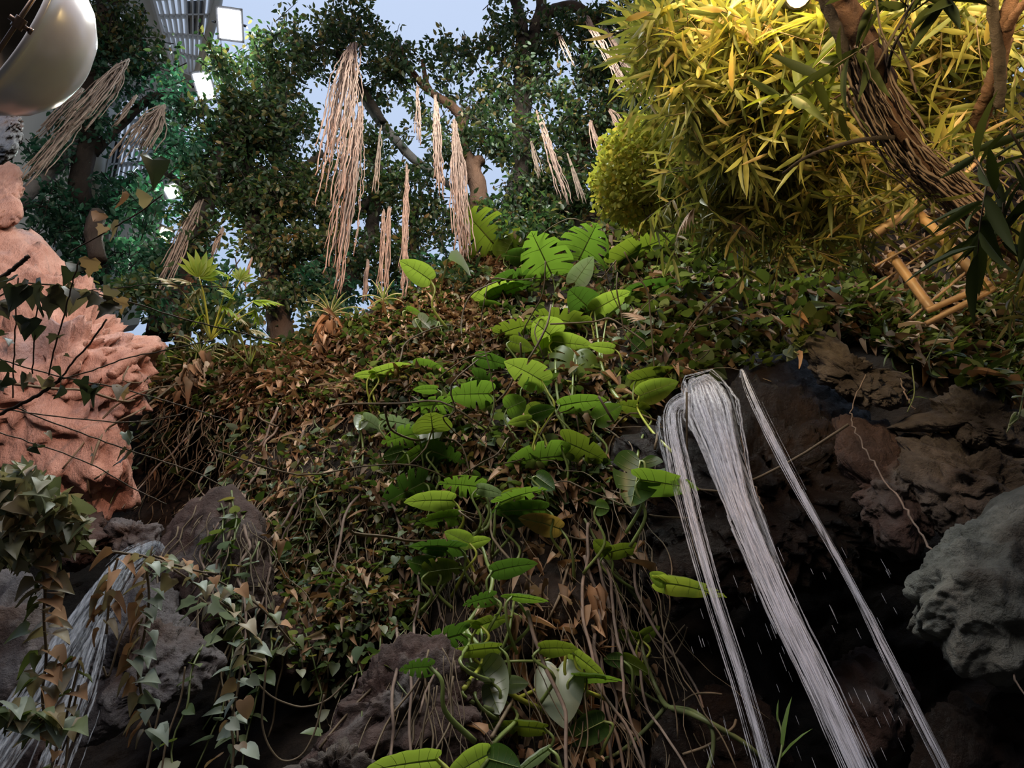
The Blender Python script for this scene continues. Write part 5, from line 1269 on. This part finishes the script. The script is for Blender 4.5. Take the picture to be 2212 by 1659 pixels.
stream('left waterfall pouring over the grey slab in the lower left', [(335, 1178, 4.3), (305, 1195, 4.2), (270, 1222, 4.08), (235, 1270, 3.98), (180, 1350, 3.9), (120, 1440, 3.82), (50, 1540, 3.75), (-60, 1700, 3.65)], [20, 34, 42, 52, 60, 66, 70, 74], 46, 'water_thin')
stream('veil of thin water sliding down the face of the grey slab', [(225, 1330, 4.0), (200, 1410, 3.93), (170, 1500, 3.87), (130, 1600, 3.8), (90, 1700, 3.75)], [20, 40, 50, 50, 50], 20, 'water_thin')
a = Acc()
for k in range(80):
    x_ = R.uniform(1480, 1960); y_ = R.uniform(1180, 1640); p = Py(x_, y_, R.uniform(3.9, 4.4)); ln = R.uniform(0.015, 0.12)
    tube(a, [p, p - UP * ln * 0.5, p - UP * ln], [0.001, 0.0025, 0.001], 4)
tag(a.build('water_drops', M['water']), 'scattered falling drops between the streams under the wet rock', 'water drops', kind='stuff')
for (pts, lab) in [([(1600, 935, 4.5), (1608, 990, 4.42), (1628, 1050, 4.38), (1650, 1100, 4.35)], 'thin root on the wet face right of the widest stream'), ([(1570, 880, 4.5), (1590, 960, 4.42), (1600, 985, 4.4)], 'short root dangling at the waterfall lip'), ([(1870, 810, 4.2), (1840, 880, 4.2), (1845, 920, 4.15), (1880, 990, 4.1), (1930, 1060, 4.02), (1975, 1130, 3.97), (2020, 1200, 3.93), (2080, 1290, 3.88), (2140, 1370, 3.83), (2190, 1460, 3.8), (2230, 1520, 3.76)], 'long pale knotted root crossing the dark right-hand rocks'), ([(1945, 820, 4.2), (1960, 860, 4.2), (1975, 885, 4.2)], 'short twig under the tan ledge')]:
    a = Acc(); p = smooth_path([Py(*q) for q in pts], 8); p = p + NR.normal(size=p.shape) * 0.006; tube(a, p, [0.005, 0.0075, 0.005], 5, 0, 0.2)
    tag(a.build('hanging_root', M['root_dim'], origin=p[0]), lab, 'root')

# leaves at the waterfall lip and right bank that can be told apart
def sprig(label, stem_px, leaves, mat, tmpl, size, y=None, off=0.15, name='creeper_sprig', cat='vine', group=None):
    def pt(x_, y_):
        if y is not None: return Py(x_, y_, y)
        h = hit(x_, y_); return Pr(x_, y_, (h[2] if h else 8) - off)
    P_ = smooth_path([pt(*q) for q in stem_px], 5); t = thing(name, P_[0], label, cat, group)
    a = Acc(); tube(a, P_, [0.007, 0.005], 4); a.build('stem', M['vine_green'], t)
    for (x_, y_, ax_, ay_) in leaves:
        c = pt(x_, y_); d = Pr(ax_, ay_, np.linalg.norm(c - EYE)) - c; L = np.linalg.norm(d)
        a = Acc(); scatter(a, tmpl, [c], [d], [UP + nrm(EYE - c) * R.uniform(0.35, 0.8)], np.array([L])); a.build('leaf', M[mat], t)
    return t


sprig('bright round-leaved creeper sprig over the lip of the widest stream', [(1500, 800), (1540, 785), (1580, 745), (1620, 715), (1660, 690), (1700, 680)], [(1516, 790, 1494, 795), (1540, 778, 1510, 772), (1560, 785, 1532, 800), (1545, 755, 1580, 745), (1580, 770, 1550, 772), (1610, 725, 1588, 722), (1615, 712, 1645, 704), (1655, 705, 1690, 690), (1680, 690, 1705, 675)], 'mon_b', T_HEART, 0.2, off=0.2)
sprig('green round-leaved creeper sprig climbing above the tan ledge', [(1620, 640), (1650, 600), (1690, 610), (1730, 620)], [(1640, 600, 1615, 605), (1650, 590, 1625, 580), (1700, 612, 1720, 605), (1725, 622, 1755, 618), (1740, 635, 1765, 630), (1655, 612, 1640, 620), (1770, 640, 1800, 632)], 'mon_b', T_HEART, 0.2, off=0.2)
sprig('pale grey large leaf hanging on the bank below the yellow bush', [(1640, 540), (1630, 525)], [(1640, 535, 1600, 580)], 'mon_p', T_HEART, 0.3, off=0.25)
sprig('pale drooping leaves beside the tan ledge', [(2040, 700), (2010, 760), (2000, 780)], [(2010, 765, 1998, 810), (2012, 768, 2030, 770), (2060, 730, 2045, 745)], 'mon_p', T_BLADE, 0.3, y=4.2)
sprig('rolled broad green leaf at the right edge below the poles', [(2180, 700), (2160, 640)], [(2160, 612, 2100, 680), (2165, 610, 2150, 680), (2170, 630, 2190, 680)], 'mon_m', T_OVAL, 0.3, off=0.6)
sprig('thin hanging green leaves right of the dark overhang', [(1970, 790), (1975, 850), (1960, 890)], [(1975, 840, 1955, 848), (1975, 860, 1955, 868), (1975, 858, 2005, 855), (1965, 800, 1945, 805)], 'mon_m', T_BLADE, 0.2, y=4.15)
sprig('pale leaves hanging over the dark rock at the right edge', [(2212, 840), (2200, 900), (2180, 920)], [(2195, 895, 2170, 915), (2200, 905, 2165, 925), (2205, 890, 2225, 905), (2190, 860, 2215, 850)], 'mon_p', T_IVY2, 0.2, y=4.1)
sprig('small orange dead leaf on the tan ledge', [(1715, 760), (1725, 765)], [(1718, 762, 1742, 782)], 'litter', T_CURL, 0.15, y=4.1)
sprig('thin grass shoots rising at the bottom between the streams', [(1675, 1680, ), (1690, 1600), (1678, 1540)], [(1690, 1620, 1695, 1500), (1685, 1640, 1740, 1560), (1680, 1560, 1676, 1510)], 'strap', T_BAMBOO, 0.2, y=3.9, name='grass_shoot', cat='grass')

# ------------------------------------------------------------------ near ivy on the left, on thin twigs in front of the pink boulder
def nearp(x_, y_, r): return Pr(x_, y_, r)


def twig(label, pts, r0, rad, mat='vine_dark', leaves=(), lmat='ivy_dark', size=None, tmpl=None, group='twigs in front of the pink boulder', cat='twig', dr=0.0):
    P_ = [nearp(x_, y_, r0 + dr * k) for k, (x_, y_) in enumerate(pts)]; P_ = smooth_path(P_, 6); P_ = P_ + NR.normal(size=P_.shape) * 0.0012
    t = thing('ivy_twig', P_[0], label, cat, group)
    a = Acc(); tube(a, P_, np.asarray(rad) * 0.62, 5); a.build('stem', M[mat], t)
    for (x_, y_, ax_, ay_, *k) in leaves:
        c = nearp(x_, y_, r0 - 0.02); d = nearp(ax_, ay_, r0 + R.uniform(-0.08, 0.05)) - c; L = np.linalg.norm(d)
        nn = UP * R.uniform(0.3, 1.0) + nrm(EYE - c) * R.uniform(0.2, 0.9) * R.choice([1, 1, -0.6]) + NR.normal(size=3) * 0.25
        a = Acc(); scatter(a, (tmpl or R.choice([T_IVY, T_IVY2])), [c], [d], [nn], np.array([L * 0.85]), 1.05); a.build('leaf', M[k[0] if k else lmat], t)
    return t


twig('dark twig with drooping dark ivy leaves at the left edge above the pink boulder face', [(-40, 625), (10, 595), (40, 572), (62, 553)], 2.6, 0.011,
     leaves=[(0, 600, -10, 640), (30, 595, 5, 620), (60, 615, 20, 640), (35, 620, 30, 690), (60, 620, 75, 670), (90, 615, 60, 690)])
twig('thin twig with a row of hanging ivy leaves crossing the upper pink boulder', [(0, 640), (60, 612), (180, 628), (290, 655), (400, 690), (520, 718), (600, 742)], 2.7, 0.0045, 'vine',
     leaves=[(130, 620, 90, 640), (140, 620, 130, 690), (150, 625, 165, 660), (165, 628, 155, 690, 'ivy_pale'), (185, 630, 172, 655), (215, 640, 180, 665), (245, 650, 200, 680), (250, 660, 195, 685), (240, 625, 225, 660, 'ivy_pale'), (255, 645, 268, 680, 'ivy_pale'), (60, 625, 45, 660), (100, 640, 118, 700), (20, 650, 10, 690), (0, 660, 20, 700)])
twig('thin straight twig above the row of ivy leaves running level to the right', [(190, 628), (260, 622), (330, 614), (420, 617), (515, 622)], 2.9, 0.0035, 'vine', leaves=[(195, 560, 190, 610, 'ivy_pale'), (165, 570, 150, 600), (150, 585, 140, 620)])
twig('upright thin twig rising from the knot to the upper right of the pink boulder', [(132, 818), (160, 780), (200, 735), (230, 690)], 2.6, 0.005)
twig('upright thin twig left of the knot, leaning to the right at its top', [(105, 812), (118, 750), (138, 680), (155, 620), (170, 565)], 2.6, 0.004, leaves=[(125, 725, 100, 738)])
twig('upright thin twig second from the left before the pink boulder', [(70, 808), (74, 740), (78, 690), (84, 610)], 2.62, 0.0035, leaves=[(75, 705, 80, 735), (60, 690, 55, 740), (45, 690, 52, 720)])
twig('leftmost upright thin twig before the pink boulder', [(28, 860), (30, 780), (33, 700), (40, 600)], 2.64, 0.0035, leaves=[(10, 730, 28, 745), (10, 720, -15, 725)])
twig('thick dark forked twig rising to the knot at the middle of the pink boulder', [(-20, 905), (30, 880), (80, 855), (115, 832), (135, 815)], 2.5, 0.009,
     leaves=[(-10, 800, 30, 790), (0, 820, -10, 850), (20, 815, 0, 845), (60, 820, 30, 850), (70, 815, 55, 825, 'ivy_pale'), (95, 820, 100, 845, 'ivy_pale'), (115, 825, 80, 835, 'ivy_pale'), (130, 830, 135, 865), (110, 795, 140, 805), (55, 775, 35, 785)])
twig('long thin twig falling to the right from the knot', [(-20, 770), (60, 795), (135, 815), (240, 835), (330, 858), (420, 885), (500, 910)], 2.7, 0.004, 'vine',
     leaves=[(175, 820, 190, 850), (200, 840, 175, 870), (215, 835, 180, 880), (265, 835, 245, 860, 'ivy_pale'), (260, 838, 272, 865, 'ivy_pale')])
twig('long thin twig from the knot rising level to the crest', [(135, 818), (200, 800), (270, 775), (350, 758), (460, 735)], 2.7, 0.004, 'vine', leaves=[(150, 770, 138, 765)])
twig('long thin twig crossing below the knot, upper of the lower three', [(-20, 880), (60, 892), (170, 905), (280, 912), (400, 895)], 2.6, 0.0035, 'vine', leaves=[(285, 940, 270, 960), (270, 935, 285, 965, 'ivy_grey')])
twig('long thin twig low on the pink boulder, middle of the lower three', [(30, 880), (120, 915), (230, 955), (330, 990), (420, 1020), (480, 1050)], 2.65, 0.004, 'vine', leaves=[(275, 975, 250, 1020), (270, 975, 240, 995), (200, 975, 192, 985, 'ivy_pale')])
twig('long thin twig lowest on the pink boulder', [(-20, 930), (80, 960), (190, 1000), (280, 1050), (360, 1090)], 2.65, 0.0035, 'vine', leaves=[(90, 960, 60, 975), (70, 965, 85, 985), (100, 935, 120, 950, 'ivy_pale')])
twig('broad dark ivy leaves in front of the fig roots at the left', [(150, 545), (230, 500), (300, 460), (350, 420)], 3.0, 0.0045,
     leaves=[(330, 345, 345, 415, 'ivy_dark'), (265, 415, 262, 460, 'litter'), (300, 430, 345, 425, 'ivy_pale'), (215, 460, 200, 490, 'litter'), (240, 485, 255, 530, 'ivy_pale'), (225, 490, 210, 510, 'litter')])

# the heap of pale ivy at the lower left and the strands that hang from the level stick
twig('long brown level stick across the lower left with ivy hanging from it', [(-30, 1192), (80, 1188), (180, 1192), (270, 1195), (340, 1210), (420, 1232), (470, 1240)], 3.1, [0.011, 0.010, 0.007], 'vine', group=None, cat='stick', dr=0.03)
a = Acc(); HEAP = [(-30, 1010), (60, 1000), (140, 1060), (190, 1120), (185, 1180), (120, 1200), (20, 1215), (-30, 1210)]
P_ = [nearp(x_, y_, R.uniform(2.9, 3.25)) for x_, y_ in sample(HEAP, 330)]
scatter(a, T_IVY2, P_, np.array([0.2, 0, -0.6]) + NR.normal(size=(330, 3)) * 0.6, np.array([0, -0.5, 0.8]) + NR.normal(size=(330, 3)) * 0.5, NR.uniform(0.045, 0.09, 330), 1.1)
t = thing('ivy_heap', nearp(60, 1190, 3.1), 'heap of pale tan and green ivy lying on the level stick at the left edge', 'ivy')
a.build('foliage', M['ivy_pale'], t); a = Acc()
for k in range(14):
    x_, y_ = R.uniform(-20, 120), R.uniform(1010, 1100); tube(a, smooth_path([nearp(x_, y_, 3.1), nearp(x_ + 50, y_ + 40, 3.05), nearp(x_ + 60 + R.uniform(-20, 50), y_ + 100, 3.1)], 5), 0.004, 4)
a.build('stems', M['vine'], t)


def ivy_hang(label, pts, r0, n, size, mats, tmpl=T_IVY2, side=26, group='ivy strands hanging in the lower left', rad=0.005):
    P_ = smooth_path([nearp(x_, y_, r0) for x_, y_ in pts], 8); t = thing('ivy_strand', P_[0], label, 'ivy', group)
    a = Acc(); tube(a, P_, rad, 5); a.build('stem', M['vine'], t)
    n = int(n * 1.45)
    for k in range(n):
        f = (k + R.uniform(0, 0.8)) / n; p = P_[min(len(P_) - 1, int(f * len(P_)))]; s = 1 if k % 2 else -1
        c = p + np.array([s * R.uniform(0.0, side / F * r0 * 0.5), R.uniform(-0.04, 0.02), R.uniform(-0.02, 0.02)])
        a = Acc(); scatter(a, tmpl, [c], [np.array([s * R.uniform(0.2, 1.2), R.uniform(-0.5, 0.3), R.uniform(-0.9, -0.1)])], [np.array([0, -0.6, 0.9]) + NR.normal(size=3) * 0.35], np.array([R.uniform(*size) * 0.72]), 1.1)
        a.build('leaf', M[mats[k % len(mats)]], t)
    return t


ivy_hang('thick tan ivy strand hanging from the level stick nearest the left edge', [(80, 1195), (98, 1260), (95, 1330), (100, 1420), (92, 1500), (100, 1580)], 3.0, 34, (0.07, 0.13), ['ivy_pale', 'ivy_pale', 'ivy', 'litter'], side=44)
ivy_hang('grey-green ivy strand with overlapping leaves in front of the mauve slab', [(315, 1215), (322, 1290), (312, 1370), (298, 1440), (310, 1520), (330, 1590)], 3.1, 26, (0.07, 0.12), ['ivy_pale', 'ivy_grey', 'litter', 'ivy_grey'], side=26)
ivy_hang('ivy strand with withered orange leaves between the two thick ones', [(255, 1205), (240, 1260), (235, 1310), (230, 1370)], 3.1, 9, (0.06, 0.11), ['litter', 'litter', 'ivy_pale'], T_CURL, 14)
ivy_hang('bare brown strand with a few dry leaves reaching the bottom edge at left', [(175, 1420), (160, 1480), (140, 1560), (105, 1680)], 3.0, 10, (0.06, 0.1), ['ivy', 'ivy_pale', 'litter'], side=20)
ivy_hang('bushy ivy spreading at the bottom left under the thick tan strand', [(-20, 1530), (40, 1550), (100, 1555), (140, 1570)], 2.9, 20, (0.08, 0.13), ['ivy_pale', 'ivy', 'ivy_grey'], side=50)
ivy_hang('sloping ivy runner with pale leaves descending right from the level stick', [(345, 1212), (420, 1260), (480, 1305), (525, 1340), (540, 1400), (532, 1430)], 3.2, 20, (0.06, 0.11), ['ivy_pale', 'ivy_pale', 'ivy_grey'], side=34)
ivy_hang('second sloping ivy runner with pinkish leaves crossing the red-brown rock', [(330, 1200), (400, 1225), (480, 1260), (560, 1310), (640, 1400)], 3.4, 20, (0.06, 0.10), ['ivy_pale', 'litter', 'ivy_grey', 'ivy'], side=34)
ivy_hang('ivy strand with pale paired leaves in the dark at the bottom', [(520, 1440), (512, 1500), (500, 1560), (505, 1620), (498, 1690)], 3.2, 13, (0.07, 0.11), ['ivy_grey', 'ivy_grey', 'ivy_pale'], T_HEART, 46)
ivy_hang('big grey ivy leaves at the bend of the sloping runner', [(430, 1290), (470, 1325), (500, 1345)], 3.15, 4, (0.11, 0.15), ['ivy_grey'], T_IVY, 30)
for pts, r0, lab in [([(532, 1425), (545, 1460), (580, 1500), (620, 1520), (660, 1527), (710, 1510), (760, 1460)], 3.3, 'slack green stem sagging in a wide curve in the lower left middle'), ([(575, 1430), (570, 1500), (566, 1560), (580, 1610), (610, 1643), (650, 1632), (680, 1580), (700, 1500)], 3.3, 'slack thin stem hanging in a deep loop near the bottom'), ([(330, 1180), (300, 1290), (260, 1380), (235, 1460), (222, 1440)], 3.3, 'straight pale root crossing the mauve slab'), ([(400, 1440), (390, 1510), (360, 1600), (345, 1700)], 3.5, 'thin root dropping below the mauve slab'), ([(345, 1530), (330, 1600), (310, 1700)], 3.4, 'thin root hanging beside the withered ivy at the bottom'), ([(170, 1480), (150, 1580), (138, 1700)], 3.0, 'pale bare stalk at the bottom left')]:
    a = Acc(); p = smooth_path([nearp(x_, y_, r0) for x_, y_ in pts], 8); tube(a, p, 0.0045, 5); tag(a.build('vine_stem', M['vine'], origin=p[0]), lab, 'stem')

# ------------------------------------------------------------------ polished dome, rod and driftwood in the top left corner
c = Pr(14, 61, 5.2); t = thing('metal_dome', c, 'large polished metal dome cut off by the top left corner', 'dome')
im = lambda dx, dy: nrm((lambda v, e_: v - e_ * v.dot(e_))(Pr(14 + dx, 61 + dy, 5.2) - c, ray(14, 61)))
ax = nrm(im(-83, -56) - ray(14, 61) * 0.22); s = nrm(np.cross(ax, ray(14, 61))); u_ = np.cross(s, ax); kk = 5.2 / F
for nm, mt, prof in (('shell', 'steel', [(2, -112), (40, -108), (75, -95), (105, -72), (126, -42), (135, -14), (137, 0), (143, 2), (143, 9), (137, 10)]), ('lining', 'dome_inside', [(136, 9), (130, -14), (120, -42), (100, -70), (70, -90), (35, -102), (2, -106)])):
    V, Fc = [], []; nseg = 48
    for r_, z in prof:
        for k in range(nseg): an = 2 * math.pi * k / nseg; V.append(c + (s * math.cos(an) * r_ + u_ * math.sin(an) * r_ + ax * z) * kk)
    for i in range(len(prof) - 1):
        for k in range(nseg): Fc.append((i * nseg + k, i * nseg + (k + 1) % nseg, (i + 1) * nseg + (k + 1) % nseg, (i + 1) * nseg + k))
    a = Acc(); a.addf(V, Fc); a.build(nm, M[mt], t)
A_, B_ = Pr(-30, 150, 4.5), Pr(90, -30, 4.5)
t = thing('clamp_rod', A_, 'thin dark metal rod with a clamp in front of the polished dome', 'rod')
a = Acc(); tube(a, [A_, (A_ + B_) / 2, B_], 0.011, 10); a.build('rod', M['brass'], t)
m_ = Pr(41, 50, 4.5); d = nrm(B_ - A_); sd = nrm(np.cross(d, EYE - m_))
a = Acc(); tube(a, [m_ - d * 0.03, m_ - d * 0.028, m_ + d * 0.028, m_ + d * 0.03], 0.026, 10); tube(a, [m_, m_ + sd * 0.05], 0.012, 8); tube(a, [m_ + sd * 0.045, m_ + sd * 0.06], 0.018, 8); tube(a, [m_, m_ - sd * 0.045], 0.014, 8); a.build('clamp', M['brass'], t)
rock('dark glossy driftwood stump under the polished dome', [(-60, 190), (-5, 188), (15, 205), (40, 240), (48, 280), (42, 320), (25, 345), (-60, 350)], 1.7, 0.2, M['driftwood'], 5, 0.03, 6, 0.05, 0.02, name='driftwood', cat='driftwood', solid=False)
a = Acc(); p = smooth_path([Pr(x_, y_, (hit(x_, y_) or (0, 0, 9.0))[2] - 0.06) for x_, y_ in ((240, 812), (262, 792), (295, 768), (325, 755), (345, 750))], 8); tube(a, p, [0.05, 0.07, 0.055, 0.03], 9, 0, 0.12)
tag(a.build('branch', M['pink'], origin=p[0]), 'pink dusty branch lying on the tip of the huge pink boulder', 'branch')
